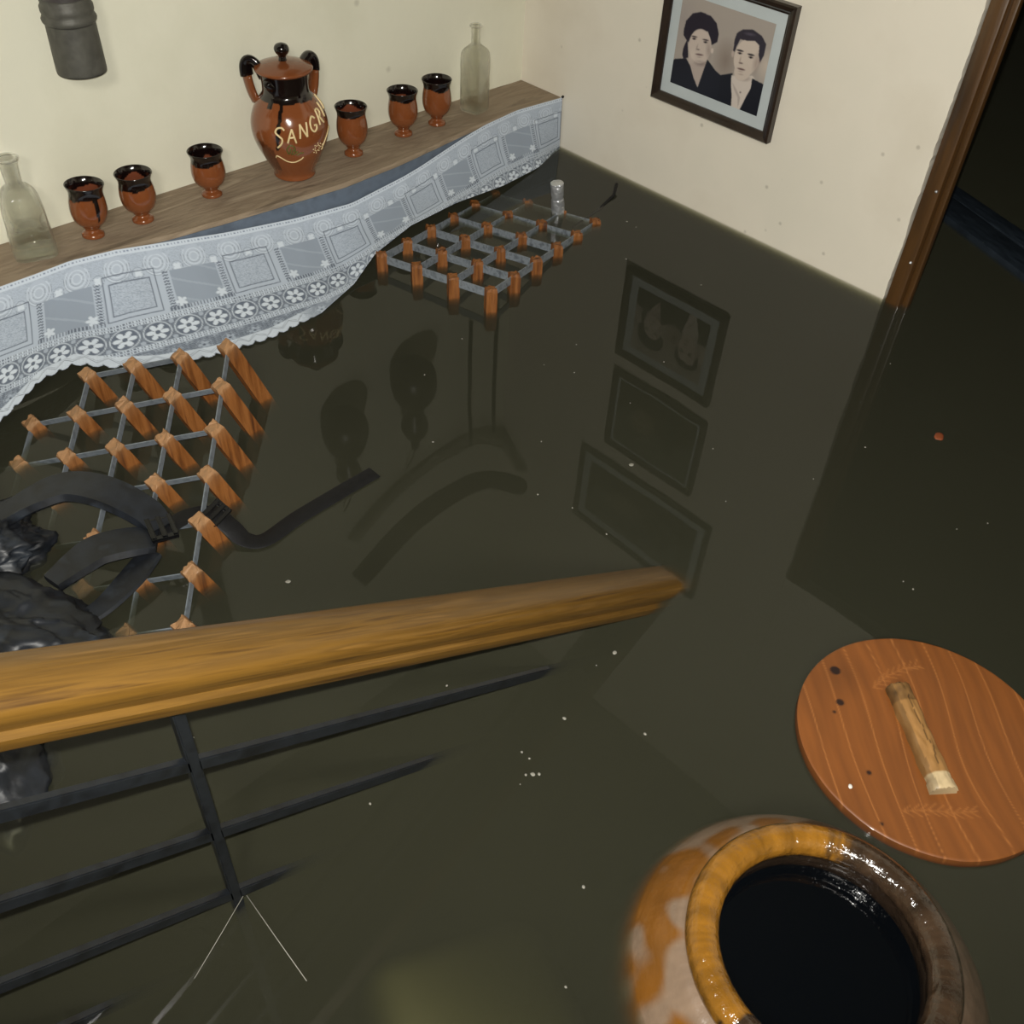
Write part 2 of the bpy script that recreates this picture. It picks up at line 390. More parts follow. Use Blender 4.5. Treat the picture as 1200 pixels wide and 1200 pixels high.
# metric coordinates of the cloth
Ulen = (ss*2.15)[:, None]*np.ones((1, NVV+1))
seg = np.linalg.norm(np.diff(G, axis=1), axis=2); Vlen = np.concatenate([np.zeros((NU+1, 1)), np.cumsum(seg, axis=1)], axis=1)
tot = Vlen[:, -1:]
rng = np.random.default_rng(3)
def lace(Uc, Vc, tot):
    base = np.zeros(Uc.shape+(3,)); al = np.ones(Uc.shape)
    c_plain = np.array([146, 157, 172.]); c_light = np.array([176, 187, 202.]); c_wh = np.array([204, 214, 226.]); c_dk = np.array([84, 92, 106.]); c_net = np.array([128, 139, 155.])
    rnd = rng.random(Uc.shape)
    base[:] = c_light
    def put(m, c):
        m = np.clip(m, 0, 1)[..., None]; base[:] = base*(1-m)+c*m
    def band(v, a, b, s=.0012): return np.clip((v-a)/s+.5, 0, 1)*np.clip((b-v)/s+.5, 0, 1)
    Vc = Vc*(1+.28*np.clip((Uc-1.15)/.5, 0, 1)); tot = tot*(1+.28*np.clip((Uc-1.15)/.5, 0, 1))
    # top hem with holes
    hem = band(Vc, 0, .012); put(hem*0.8, c_wh)
    put(band(Vc, .004, .007)*(np.sin(Uc*2*PI/.008) > .2), c_dk*1.5)
    # woven texture between hem and panels
    put(band(Vc, .012, .045)*(rnd > .55)*.25, c_net)
    # rosettes
    per = .085; a = (Uc/per) % 1-.5
    dr = np.hypot(a*per, (Vc-.040)*1.0)
    ro = band(Vc, .012, .075)
    put(ro*np.clip((.027-dr)/.001, 0, 1), c_light)
    for rr_ in (.026, .018, .010): put(ro*np.clip(1-np.abs(dr-rr_)/.0020, 0, 1)*.95*(Vc > .022), c_wh)
    for rr_ in (.0235, .0285, .014): put(ro*np.clip(1-np.abs(dr-rr_)/.0011, 0, 1)*.4*(Vc > .03), c_dk)
    b2 = ((Uc/per+.5) % 1-.5)*per
    dd = np.hypot(b2, Vc-.056); th = np.arctan2(Vc-.056, b2)
    put(np.clip((.010*(.6+.4*np.abs(np.sin(2*th)))-dd)/.001, 0, 1), c_wh)
    put(np.clip(1-np.abs(dd-.0125)/.001, 0, 1)*.5, c_dk)
    # panels, alternately plain and textured
    per = .27; q = (Uc % per)
    plain = band(q, .02, .125)*band(Vc, .062, .150)
    put(plain, c_plain)
    put(np.clip(plain*((np.sin((Uc*1.0-Vc*2.2)*60) > .93)), 0, 1)*.35, c_light)
    txt = band(q, .160, .245)*band(Vc, .070-.010*np.cos((q-.2025)/.085*2*PI*0.5), .140)
    put(txt*.45*(rnd > .45), c_net); put(txt*.3*(rnd > .85), c_wh)
    for (u0, u1, v0, v1) in ((.158, .247, .068, .142), (.146, .259, .05, .154)):
        edge = band(q, u0, u1)*band(Vc, v0, v1) - band(q, u0+.0025, u1-.0025)*band(Vc, v0+.0025, v1-.0025)
        put(np.clip(edge, 0, 1)*.75, c_dk)
    for qq in (.010, .135):
        st = band(q, qq-.006, qq+.006)*band(Vc, .06, .155)
        put(st*(np.sin(Vc*2*PI/.007+np.sin(q*900)) > .1)*.8, c_dk)
    st = band(Vc, .150, .160)*band(q, .0, .145); put(st*(np.sin(Uc*2*PI/.007) > 0)*.8, c_dk)
    for qq, vv in ((.028, .140), (.118, .140)):
        d5 = np.hypot(q-qq, Vc-vv); t5 = np.arctan2(Vc-vv, q-qq)
        put(np.clip((.014*(.45+.55*np.abs(np.sin(2.5*t5)))-d5)/.0015, 0, 1), c_wh)
    # beaded lines
    for vv in (.166, .174, .238, .246):
        put(band(Vc, vv-.002, vv+.002)*.9, c_wh); put(band(Vc, vv-.002, vv+.002)*(np.sin(Uc*2*PI/.006) > .2)*.9, c_dk)
    # circles with petals
    cb = band(Vc, .178, .234); put(cb*.75, c_net*.82)
    put(cb*(rnd > .6)*.5, c_dk)
    per = .062; a = ((Uc/per) % 1-.5)*per; d6 = np.hypot(a, Vc-.206); t6 = np.arctan2(Vc-.206, a)
    put(cb*np.clip(1-np.abs(d6-.0275)/.0022, 0, 1), c_wh)
    put(cb*np.clip((.0255-d6)/.001, 0, 1)*.75, c_dk*1.15)
    pet = .0235*np.abs(np.cos(3*t6))**.45
    put(cb*np.clip((pet-d6)/.0015, 0, 1)*(d6 > .005), c_wh)
    put(cb*np.clip(1-np.abs(d6-.0045)/.0015, 0, 1), c_dk)
    b2 = ((Uc/per+.5) % 1-.5)*per
    for vv in (.184, .228):
        put(cb*np.clip((.006-np.hypot(b2, Vc-vv))/.001, 0, 1)*.8, c_light)
    # lower net lace with small flowers
    lw = np.clip((Vc-.250)/.002, 0, 1); put(lw*.72, c_net*.86)
    net = (np.sin(Uc*2*PI/.006)*np.sin(Vc*2*PI/.006) > .25)
    put(lw*net*.5, c_dk*1.1)
    for (pu, pv, ofs, sz) in ((.055, .05, 0, .014), (.055, .05, .5, .009)):
        a = ((Uc/pu+ofs) % 1-.5)*pu; bb = (((Vc-.25)/pv+ofs) % 1-.5)*pv; d7 = np.hypot(a, bb); t7 = np.arctan2(bb, a)
        put(lw*np.clip((sz*(.5+.5*np.abs(np.sin(2.5*t7)))-d7)/.0015, 0, 1)*.8, c_light)
        put(lw*np.clip(1-np.abs(d7-sz*1.15)/.0013, 0, 1)*.5, c_wh)
        put(lw*np.clip((sz*.25-d7)/.001, 0, 1), c_dk)
    w_ = np.clip(1-np.abs((Vc-.30)-.012*np.sin(Uc*2*PI/.11))/.002, 0, 1)*lw; put(w_*.7, c_wh)
    # scalloped border
    eb = tot-Vc
    lft = np.clip((1.12-Uc)/.06, 0, 1); bdr = np.clip((.034-eb)/.002, 0, 1)*(.25+.75*lft); put(bdr*.9, c_wh)
    zz = np.abs(((Uc/.04) % 1)-.5)*.032+.012
    put(bdr*np.clip(1-np.abs(eb-zz)/.0014, 0, 1)*.8, c_dk); put(bdr*np.clip(1-np.abs(eb-zz-.005)/.001, 0, 1)*.5, c_dk)
    sc_ = .010*(1-np.abs(np.sin(Uc*PI/.028)))
    al = np.where(eb < sc_*lft, 0.0, 1.0)
    hole = (lw > .5)*net*(eb > .034)
    al = al*(1-.25*hole)
    return base, al
bc, al = lace(Ulen, Vlen, tot)
cl = np.where(bc/255 <= .04045, bc/255/12.92, ((bc/255+.055)/1.055)**2.4)
cols = np.concatenate([cl, al[..., None]], axis=2).reshape(-1, 4)
idx = np.arange((NU+1)*(NVV+1)).reshape(NU+1, NVV+1)
F = np.stack([idx[:-1, :-1], idx[:-1, 1:], idx[1:, 1:], idx[1:, :-1]], axis=-1).reshape(-1, 4)
M_lace = vcol(mat('white_lace', rough=0.8, spec=0.2), alpha=True)
cloth = mesh('lace_cloth', G.reshape(-1, 3), F.tolist(), M_lace, cols=cols,
     label='long white lace runner hanging from the shelf edge and floating on the water', cat='tablecloth')
tk = cloth.modifiers.new('thickness', 'SOLIDIFY'); tk.thickness = 0.0012; tk.offset = 0

# ------------------------------------------------------------------ cups
TERRA = np.array(s2l((122, 68, 36))); TERRA2 = np.array(s2l((100, 52, 26))); BLACKG = np.array(s2l((18, 9, 8))); INSIDE = np.array(s2l((112, 62, 42)))
M_cup = vcol(mat('glazed_terracotta', rough=0.14, coat=0.4, spec=0.6))
def make_cup(seed, band=0.020, inner=0.022, drip=0.0, dripang=0.0, tall=1.0):
    outer = smooth_prof([(0.0, 0), (0.021, 0.0), (0.0235, 0.003), (0.022, 0.008), (0.0155, 0.013), (0.0145, 0.017), (0.021, 0.024), (0.031, 0.035), (0.0362, 0.048), (0.0378, 0.062), (0.0368, 0.078), (0.0345, 0.092), (0.0348, 0.101), (0.0378, 0.110), (0.0395, 0.1145)], 5)
    inn = smooth_prof([(0.0385, 0.1155), (0.036, 0.113), (0.0325, 0.105), (0.0315, 0.094), (0.0335, 0.080), (0.0348, 0.066), (0.033, 0.050), (0.026, 0.035), (0.012, 0.026), (0.0, 0.025)], 4)
    n = 96
    prof = [(max(a, 1e-4), b*tall) for a, b in outer+inn]
    V, F = lathe_vf(prof, n, cap0=False, cap1=False)
    no = len(outer); cols = []
    for j, (rr, zz) in enumerate(prof):
        for i in range(n):
            a = 2*PI*i/n
            nz = ns(math.cos(a)*1.3, math.sin(a)*1.3, seed)
            if j < no:
                lim = 0.114*tall-band*(1+0.35*nz)
                d = abs(((a-dripang+PI) % (2*PI))-PI)
                if drip: lim -= drip*max(0, 1-(d/0.16)**2)
                c = BLACKG if zz > lim else TERRA*(1+0.12*ns(a, zz*30, seed))
            else:
                lim = 0.114*tall-inner*(1+.7*ns(math.cos(a)*1.1, math.sin(a)*1.1, seed+5))
                c = BLACKG if zz > lim else INSIDE
            cols.append((c[0], c[1], c[2], 1))
    return V, F, cols
cups = [((-1.394, -0.088), 1.02, dict(seed=1, band=.024, inner=.018, drip=.05, dripang=math.radians(275)), 'wine cup with dark glaze dripping down its side, nearest the squat glass bottle', 4),
        ((-1.276, -0.090), 0.97, dict(seed=2.2, band=.027, inner=.024), 'wine cup with a wide dark rim, middle of the three left of the pitcher', 0),
        ((-1.092, -0.078), 0.93, dict(seed=3.7, band=.026, inner=.040), 'wine cup standing alone just left of the pitcher', 0),
        ((-0.697, -0.104), 1.06, dict(seed=4.1, band=.017, inner=.014), 'wine cup with a thin dark rim just right of the pitcher', 0),
        ((-0.521, -0.088), 1.0, dict(seed=5.9, band=.018, inner=.022), 'wine cup with a dark rim, middle of the three right of the pitcher', 0),
        ((-0.406, -0.090), 1.03, dict(seed=6.3, band=.019, inner=.036), 'wine cup with a streaked dark rim next to the slim square bottle', 0)]
for (x, y), sc, kw, lab, tilt in cups:
    V, F, cc = make_cup(**kw)
    c = mesh('wine_cup', V, F, M_cup, cols=cc, label='clay ' + lab, cat='cup', group='clay wine cups on the shelf')
    c.location = (x, y, 0.1405 if not tilt else 0.1415); c.scale = (1.02, 1.02, sc); c.rotation_euler = (0, math.radians(tilt), 0)

# ------------------------------------------------------------------ pitcher
PX, PY, PZ = -0.877, -0.105, 0.1412
pit = thing('sangria_pitcher', 'large brown glazed clay pitcher with lid and painted SANGRIA lettering', 'pitcher', (PX, PY, PZ))
PROF = smooth_prof([(0.047, 0.0), (0.050, 0.003), (0.049, 0.010), (0.052, 0.020), (0.067, 0.048), (0.082, 0.080), (0.0895, 0.110), (0.0885, 0.138), (0.079, 0.165), (0.066, 0.184), (0.057, 0.196), (0.054, 0.204), (0.0535, 0.220), (0.0545, 0.238), (0.055, 0.245)], 6)
def pr(z):
    return float(np.interp(z, [p[1] for p in PROF], [p[0] for p in PROF]))
D0 = math.radians(238)
n = 160
body_prof = [(1e-4, 0.0)] + PROF + [(0.050, 0.245), (0.046, 0.23), (0.046, 0.190), (0.07, 0.16), (0.07, 0.06), (1e-4, 0.03)]
V, F = lathe_vf(body_prof, n, cap0=False, cap1=False); cols = []
for j, (rr, zz) in enumerate(body_prof):
    for i in range(n):
        a = 2*PI*i/n; ph = math.degrees(((a-D0+PI) % (2*PI))-PI)
        lim = 0.190+0.004*ns(math.cos(a)*3, math.sin(a)*3, 2)
        # a long drip of black glaze left of the lettering
        cdr = -13 - 10*(0.19-zz)/0.1
        if abs(ph-cdr) < 3.6*(1-0.3*(0.19-zz)/0.1) and zz > 0.095: lim = 0.09
        if abs(ph+38) < 5 and zz > 0.180: lim = 0.17
        c = BLACKG if (zz > lim and j > 1) else TERRA*(1.05+0.10*ns(a*1.5, zz*20, 8))
        # broad darker drip of brown glaze low on the left
        if -75 < ph < -30 and 0.03 < zz < 0.11-0.0008*abs(ph+52) and j > 1: c = TERRA2*0.8
        cols.append((c[0], c[1], c[2], 1))
# denser in height for crisp drip: subdivide profile already smooth
mesh('pitcher_body', V, F, M_cup, pit, cols=cols)
# lid
V, F = lathe_vf(smooth_prof([(1e-4, 0.229), (0.050, 0.229), (0.060, 0.233), (0.0615, 0.237), (0.056, 0.241), (0.035, 0.248), (0.012, 0.252), (1e-4, 0.253)], 4), 64, cap0=False, cap1=False)
V = [(v[0]*1.08, v[1]*1.08, v[2]+0.016) for v in V]
lid = mesh('pitcher_lid', V, F, mat('terracotta_glaze', rough=0.2, coat=0.3, lin=tuple(TERRA*0.95)), pit)
M_blk = mat('black_glaze', (14, 8, 8), 0.12, coat=0.4)
V, F = lathe_vf(smooth_prof([(0.010, 0.249), (0.009, 0.255), (0.0085, 0.262), (0.014, 0.269), (0.017, 0.277), (0.014, 0.285), (0.006, 0.289), (1e-4, 0.290)], 5), 32, cap1=False)
mesh('lid_knob', [(v[0], v[1], v[2]+0.016) for v in V], F, M_blk, lid)
# handles: left ear-like and right loop, black where they meet the neck
def hpath(phi, pts):
    a = D0+math.radians(phi)
    return [(math.cos(a)*q, math.sin(a)*q, zz) for q, zz in pts]
M_ter = mat('terracotta_handle', rough=0.2, coat=0.3, lin=tuple(TERRA*0.9))
for phi in (-108, 128):
    pts = smooth_prof([(0.050, 0.225), (0.062, 0.252), (0.078, 0.262), (0.088, 0.250), (0.088, 0.222), (0.082, 0.190), (0.074, 0.170)], 5)
    P_ = hpath(phi, pts)
    k = int(len(P_)*0.62)
    V, F = tube_vf(P_[:k+1], 1, 14, flat=(0.0165, 0.0095)); h = mesh('handle', V, F, M_blk, pit, label='black glazed upper part of the handle')
    V, F = tube_vf(P_[k:], 1, 14, flat=(0.016, 0.009)); mesh('handle_foot', V, F, M_ter, h)
V, F = tube_vf(hpath(-38, smooth_prof([(0.046, 0.220), (0.058, 0.230), (0.067, 0.240)], 4)), [0.014, 0.014, 0.0135, 0.013, 0.0125, 0.012, 0.0115, 0.0105, 0.009], 14)
mesh('spout', V, F, M_blk, pit)
# lettering painted in relief
LET = {'S': [[(1, .92), (.75, 1.05), (.3, 1.0), (.1, .78), (.45, .58), (.72, .42), (.6, .15), (.15, -.12)]],
       'A': [[(0, 0), (.25, .55), (.5, 1.0)], [(.5, 1.0), (.65, .5), (.82, -.02)], [(.18, .38), (.72, .42)]],
       'N': [[(0, 0), (.08, .5), (.15, 1)], [(.15, 1), (.45, .5), (.75, .05)], [(.75, .05), (.8, .5), (.9, 1.05)]],
       'G': [[(.85, .85), (.5, 1.02), (.12, .7), (.1, .25), (.4, 0), (.75, .15), (.82, .42)], [(.82, .42), (.5, .42)], ],
       'R': [[(.1, 0), (.15, .5), (.18, 1)], [(.18, 1), (.6, 1.02), (.75, .78), (.5, .55), (.18, .5)], [(.4, .52), (.6, .25), (.85, 0)]],
       'I': [[(.3, 0), (.4, 1)]]}
V = []; F = []
def surf(phi, z, off):
    a = D0+math.radians(phi); q = pr(z)+off
    return (math.cos(a)*q, math.sin(a)*q, z)
wl = 15.0
for k, ch in enumerate('SANGRIA'):
    ph0 = -24+k*18.5; z0 = 0.106+0.0085*k; hh = 0.040 if ch == 'S' else 0.031
    for st in LET[ch]:
        pts = smooth_prof([(ph0+p[0]*wl*(1 if ch != 'I' else .6), z0+p[1]*hh) for p in st], 5)
        tube_vf([surf(a, b, 0.0006) for a, b in pts], 0.0023, 8, V=V, F=F)
mesh('lettering', V, F, M_slip, pit, label='cream hand-painted word SANGRIA')
V = []; F = []
for st in ([(-27, .058), (-24, .064), (-18, .060), (-8, .050), (4, .047), (16, .054), (20, .060)], [(58, .078), (62, .066), (58, .064)], [(60, .068), (68, .086), (80, .098), (92, .102)]):
    tube_vf([surf(a, b, 0.0004) for a, b in smooth_prof([(p_[0]-3, p_[1]+.014) for p_ in st], 5)], 0.0014, 8, V=V, F=F)
mesh('painted_vine', V, F, M_slip, pit)
V = []; F = []
for st in ([(-3, .066), (-4, .078), (1, .088), (7, .084), (8, .072)], [(-1, .066), (2, .080)], [(2, .064), (6, .078)], [(5, .064), (12, .072)], [(10, .062), (18, .068)], [(16, .066), (21, .066)]):
    tube_vf([surf(a, b, 0.0003) for a, b in smooth_prof([(p_[0]-4, p_[1]+.020) for p_ in st], 5)], 0.0019, 8, V=V, F=F)
mesh('painted_leaf', V, F, M_green, pit)
bm = bmesh.new()
for k in range(8):
    an = 2*PI*k/8
    for rr in (0.0075, 0.0125):
        a_, z_ = 43+math.degrees(rr*math.cos(an+rr*60)/0.085), 0.088+rr*math.sin(an+rr*60)
        bmesh.ops.create_icosphere(bm, subdivisions=1, radius=0.0018, matrix=Matrix.Translation(surf(a_, z_, 0.0)))
frombm('painted_flower', bm, M_slip, pit, smooth=True)

# ------------------------------------------------------------------ glass bottles
def sq_bottle(prof, n=96, power=5.0, dimple=None):
    """prof: (half width, z, squareness 0..1)"""
    V = []; F = []
    for (hw, zz, sq) in prof:
        for i in range(n):
            a = 2*PI*i/n; c, s = math.cos(a), math.sin(a)
            rs = 1/((abs(c)**power+abs(s)**power)**(1/power))
            q = hw*(1-sq+sq*rs)
            x, y = q*c, q*s
            if dimple:
                dz, dr, dd = dimple
                for ax in (0, 1):
                    for sg in (1, -1):
                        nrm = (x if ax == 0 else y)*sg; tan = y if ax == 0 else x
                        if nrm > hw*0.7 and sq > .5:
                            d = math.hypot(tan, zz-dz)
                            if d < dr:
                                k = dd*(0.5+0.5*math.cos(PI*d/dr))**0.8
                                if ax == 0: x -= sg*k
                                else: y -= sg*k
            V.append((x, y, zz))
    for j in range(len(prof)-1):
        for i in range(n):
            a = j*n+i; b = j*n+(i+1) % n; F.append((a, b, b+n, a+n))
    F.append(tuple(reversed(range(n)))); F.append(tuple(range((len(prof)-1)*n, len(prof)*n)))
    return V, F
def bottle(name, label, loc, rot, prof_o, th, dimple, neck_r, rim, liquid=None, gm=None):
    t = thing(name, label, 'bottle', loc, rot)
    inner = [(max(h-th, .004), z_ if k else z_+0.006, s_) for k, (h, z_, s_) in enumerate(prof_o)]
    inner[0] = (max(prof_o[0][0]-th, .004), prof_o[0][1]+.006, prof_o[0][2])
    inner = [q for q in inner if q[1] >= prof_o[0][1]+.006]
    n = 96
    Vo, Fo = sq_bottle(prof_o, n, dimple=dimple)
    Vi, Fi = sq_bottle(inner, n, dimple=dimple)
    Fo = Fo[:-1]; Fi = Fi[:-1]
    b = len(Vo); V = Vo+Vi
    F = Fo+[tuple(b+k for k in reversed(fc)) for fc in Fi]
    lo = (len(prof_o)-1)*n; li = b+(len(inner)-1)*n
    for i in range(n): F.append((lo+i, lo+(i+1) % n, li+(i+1) % n, li+i))
    mesh('glass_body', V, F, gm or M_glass, t)
    zt = prof_o[-1][1]
    ring = [(math.cos(2*PI*i/40)*neck_r, math.sin(2*PI*i/40)*neck_r, zt) for i in range(40)]
    V, F = tube_vf(ring, rim, 12, closed=True); mesh('lip', V, F, M_glass, t)
    if liquid:
        lp = [(h-0.0008, z_, s_) for (h, z_, s_) in inner if z_ < liquid]
        lp = [(h, z_+.0006, s_) for h, z_, s_ in lp]; lp.append((lp[-1][0], liquid, lp[-1][2]))
        V, F = sq_bottle(lp, n, dimple=dimple); mesh('liquid', V, F, M_liquid, t)
    return t
def spl(pts, k=6): return smooth_prof(pts, k)
bottle('glass_bottle', 'squat square clear glass bottle with round dimples, a little liquid inside, at the left end', (-1.520, -0.078, 0.1405), math.radians(-17),
       spl([(0.040, 0, 1), (0.0435, .004, 1), (0.0445, .02, 1), (0.0435, .06, 1), (0.041, .10, 1), (0.036, .128, .9), (0.026, .145, .5), (0.0175, .152, 0), (0.0165, .160, 0), (0.0175, .180, 0), (0.019, .196, 0), (0.0225, .203, 0), (0.023, .207, 0)]),
       0.003, (0.064, 0.031, 0.015), 0.021, 0.003, 0.034)
bottle('glass_bottle', 'slim square clear glass bottle with patterned sides at the right end near the corner', (-0.262, -0.082, 0.1405), math.radians(12),
       spl([(0.030, 0, 1), (0.0325, .004, 1), (0.033, .02, 1), (0.033, .09, 1), (0.033, .140, 1), (0.029, .160, .9), (0.018, .172, .4), (0.0125, .178, 0), (0.0118, .190, 0), (0.0118, .210, 0), (0.013, .219, 0), (0.0165, .222, 0)]),
       0.0026, (0.085, 0.02, -0.003), 0.0155, 0.0028, None, M_glassp)

# ------------------------------------------------------------------ zinc pipe on the wall
pp = thing('hanging_pipe', 'dark grey round metal pipe end with a ribbed collar high on the left wall', 'pipe', (-1.325, -0.075, 0.475))
V, F = lathe_vf(smooth_prof([(0.046, 0.0), (0.048, 0.003), (0.0475, 0.05), (0.047, 0.090), (0.0475, 0.093)], 3), 48)
mesh('pipe_sleeve', V, F, M_zinc, pp)
V, F = lathe_vf([(r_, z_-.025) for r_, z_ in [(0.0475, 0.117), (0.0505, 0.121), (0.0515, 0.126), (0.049, 0.131), (0.0475, 0.134), (0.0495, 0.139), (0.0495, 0.148), (0.046, 0.154), (0.047, 0.160), (0.045, 0.163)]], 48)
mesh('pipe_collar', V, F, M_zinc, pp)
V, F = lathe_vf([(0.0445, 0.13), (0.0445, 1.14)], 48); mesh('pipe_body', V, F, M_zincd, pp, sharp=40)
box('wall_clamp', (-0.012, 0.04, 0.5), (0.012, 0.0745, 0.53), M_zincd, pp)

# ------------------------------------------------------------------ framed pictures
def frame_pic(name, label, y0, y1, z0, z1, bw, mw, painter, grp=None):
    t = thing(name, label, 'picture', (0, (y0+y1)/2, z0))
    Y = (y0+y1)/2; hw = abs(y1-y0)/2; H = z1-z0
    # mitred moulding: four bars
    def bar(a, b, nin):
        # a,b outer corners (y,z), nin = inward normals at corners
        sec = [(0, 0.0), (0, 0.018), (0.004, 0.022), (bw*0.6, 0.019), (bw*0.8, 0.014), (bw, 0.012), (bw, 0.0)]
        V = []; 
        for (p, q) in ((a, nin[0]), (b, nin[1])):
            for (d, h) in sec: V.append((-0.0005-h, p[0]+q[0]*d, p[1]+q[1]*d))
        m = len(sec); F = [tuple(range(m)), tuple(reversed(range(m, 2*m)))]
        for k in range(m): F.append((k, k+m, (k+1) % m+m, (k+1) % m))
        bm = bmesh.new(); vv = [bm.verts.new(v) for v in V]
        for fc in F: bm.faces.new([vv[i] for i in fc])
        bmesh.ops.recalc_face_normals(bm, faces=bm.faces)
        frombm('frame_bar', bm, M_frame, t)
    c = [(hw, 0), (-hw, 0), (-hw, H), (hw, H)]; ins = [(-1, 1), (1, 1), (1, -1), (-1, -1)]
    for k in range(4): bar(c[k], c[(k+1) % 4], (ins[k], ins[(k+1) % 4]))
    box('mat_board', (-0.008, -hw+bw-0.001, bw-0.001), (-0.003, hw-bw+0.001, H-bw+0.001), M_mat, t)
    painter(t, hw-bw-mw, bw+mw, H-bw-mw)
    return t
def canvas_mesh(t, name, hw, z0, z1, img, m, x=-0.0088):
    """img: H x W x 3 in sRGB 0..255, seen from the room (left column at +y side)"""
    Hh, Ww, _ = img.shape
    yy = np.linspace(hw, -hw, Ww); zz = np.linspace(z1, z0, Hh)
    V = [(x, a, b) for b in zz for a in yy]
    idx = np.arange(Hh*Ww).reshape(Hh, Ww)
    F = np.stack([idx[:-1, :-1], idx[1:, :-1], idx[1:, 1:], idx[:-1, 1:]], axis=-1).reshape(-1, 4).tolist()
    c = img/255.; c = np.where(c <= .04045, c/12.92, ((c+.055)/1.055)**2.4)
    cols = np.concatenate([c.reshape(-1, 3), np.ones((Hh*Ww, 1))], axis=1)
    return mesh(name, V, F, m, t, cols=cols)
def poly_mask(X, Y, pts):
    pts = np.array(pts, float); inside = np.zeros(X.shape, bool); j = len(pts)-1
    for i in range(len(pts)):
        xi, yi = pts[i]; xj, yj = pts[j]
        cnd = ((yi > Y) != (yj > Y)) & (X < (xj-xi)*(Y-yi)/((yj-yi) or 1e-9)+xi)
        inside ^= cnd; j = i
    return inside.astype(float)
def blur(a, n=1):
    for _ in range(n):
        p = np.pad(a, ((1, 1), (1, 1)) + ((0, 0),)*(a.ndim-2), mode='edge')
        a = (p[:-2, 1:-1]+p[2:, 1:-1]+p[1:-1, :-2]+p[1:-1, 2:]+4*p[1:-1, 1:-1])/8
    return a
M_photo = vcol(mat('photo_print', rough=0.3, spec=0.4))
def homog(src, dst):
    A = []; b = []
    for (x, y), (X, Y) in zip(src, dst):
        A.append([x, y, 1, 0, 0, 0, -X*x, -X*y]); b.append(X); A.append([0, 0, 0, x, y, 1, -Y*x, -Y*y]); b.append(Y)
    h = np.linalg.solve(np.array(A), np.array(b)); return np.append(h, 1).reshape(3, 3)
def portrait(t, hw, z0, z1):
    Hh, Ww = 180, 240
    u_, v_ = np.meshgrid(np.linspace(0, 1, Ww), np.linspace(0, 1, Hh))
    Hm = homog([(0, 0), (1, 0), (1, 1), (0, 1)], [(224, -55), (950, 200), (850, 895), (172, 648)])
    W_ = Hm[2, 0]*u_+Hm[2, 1]*v_+1; X = (Hm[0, 0]*u_+Hm[0, 1]*v_+Hm[0, 2])/W_; Y = (Hm[1, 0]*u_+Hm[1, 1]*v_+Hm[1, 2])/W_
    img = np.zeros((Hh, Ww, 3)); img[:] = (160, 151, 143)
    def put(m, c, k=1.0):
        m = np.clip(m*k, 0, 1)[..., None]; img[:] = img*(1-m)+np.array(c, float)*m
    def ell(cx, cy, rx, ry, rot=0, soft=.15):
        a = math.radians(rot); dx, dy = X-cx, Y-cy; p = (dx*math.cos(a)+dy*math.sin(a))/rx; q = (-dx*math.sin(a)+dy*math.cos(a))/ry
        return np.clip((1-np.hypot(p, q))/soft, 0, 1)
    def pol(pts, n=1): return blur(poly_mask(X, Y, pts), n)
    put(ell(590, 480, 110, 200, 0, 1.0), (120, 106, 96), .7)
    put(ell(230, 150, 130, 220, 0, 1.0), (148, 140, 138), .6); put(ell(900, 520, 90, 140, 0, 1.0), (196, 182, 168), .8)
    # woman
    put(pol([(300, 440), (455, 440), (450, 540), (392, 690), (330, 600)]), (172, 158, 150))
    put(ell(400, 500, 60, 30, 10, .8), (120, 108, 104), .7)
    put(pol([(165, 482), (200, 466), (285, 462), (320, 520), (352, 610), (390, 690), (425, 560), (450, 470), (475, 500), (515, 552), (560, 590), (650, 574), (655, 840), (165, 660)]), (27, 29, 38))
    put(pol([(248, 240), (262, 165), (310, 108), (370, 98), (450, 128), (502, 190), (522, 270), (515, 335), (470, 360), (440, 250), (300, 250), (285, 330), (300, 455), (262, 465), (250, 430), (258, 372), (278, 320), (250, 280)]), (38, 35, 46))
    put(ell(385, 365, 92, 140, -6, .08), (190, 176, 166))
    put(ell(455, 400, 30, 100, -6, .9), (140, 126, 120), .6); put(ell(330, 440, 40, 80, 10, .9), (205, 192, 180), .5)
    put(pol([(262, 250), (300, 140), (400, 130), (480, 190), (505, 320), (470, 300), (440, 252), (390, 226), (345, 232), (310, 280), (292, 340)]), (38, 35, 46))
    put(ell(482, 402, 13, 26, 0, .4), (196, 182, 172))
    for ex, ey in ((335, 308), (425, 335)):
        put(ell(ex, ey-17, 32, 8, 12, .6), (58, 50, 54)); put(ell(ex, ey, 22, 9, 10, .5), (90, 80, 80)); put(ell(ex, ey+1, 9, 8, 0, .4), (28, 26, 32))
    put(ell(362, 375, 9, 36, 14, .9), (150, 136, 130), .8); put(ell(372, 392, 18, 7, 10, .6), (110, 98, 96))
    put(ell(385, 432, 40, 9, 9, .5), (104, 84, 84)); put(ell(385, 452, 26, 7, 9, .8), (160, 146, 140)); put(ell(395, 486, 50, 14, 8, .9), (150, 136, 130), .6)
    # man
    put(pol([(640, 588), (700, 600), (800, 590), (830, 630), (790, 700), (720, 860), (652, 830)]), (198, 187, 178))
    put(ell(735, 610, 65, 30, 8, .8), (140, 124, 116), .8)
    put(pol([(560, 590), (600, 584), (642, 576), (640, 650), (655, 740), (655, 840), (540, 800)]), (24, 26, 34))
    put(pol([(800, 612), (885, 655), (852, 905), (718, 858), (765, 745), (792, 690)]), (24, 26, 34))
    put(pol([(650, 640), (690, 700), (720, 760), (706, 840), (700, 760), (670, 700)]), (160, 148, 142), .7)
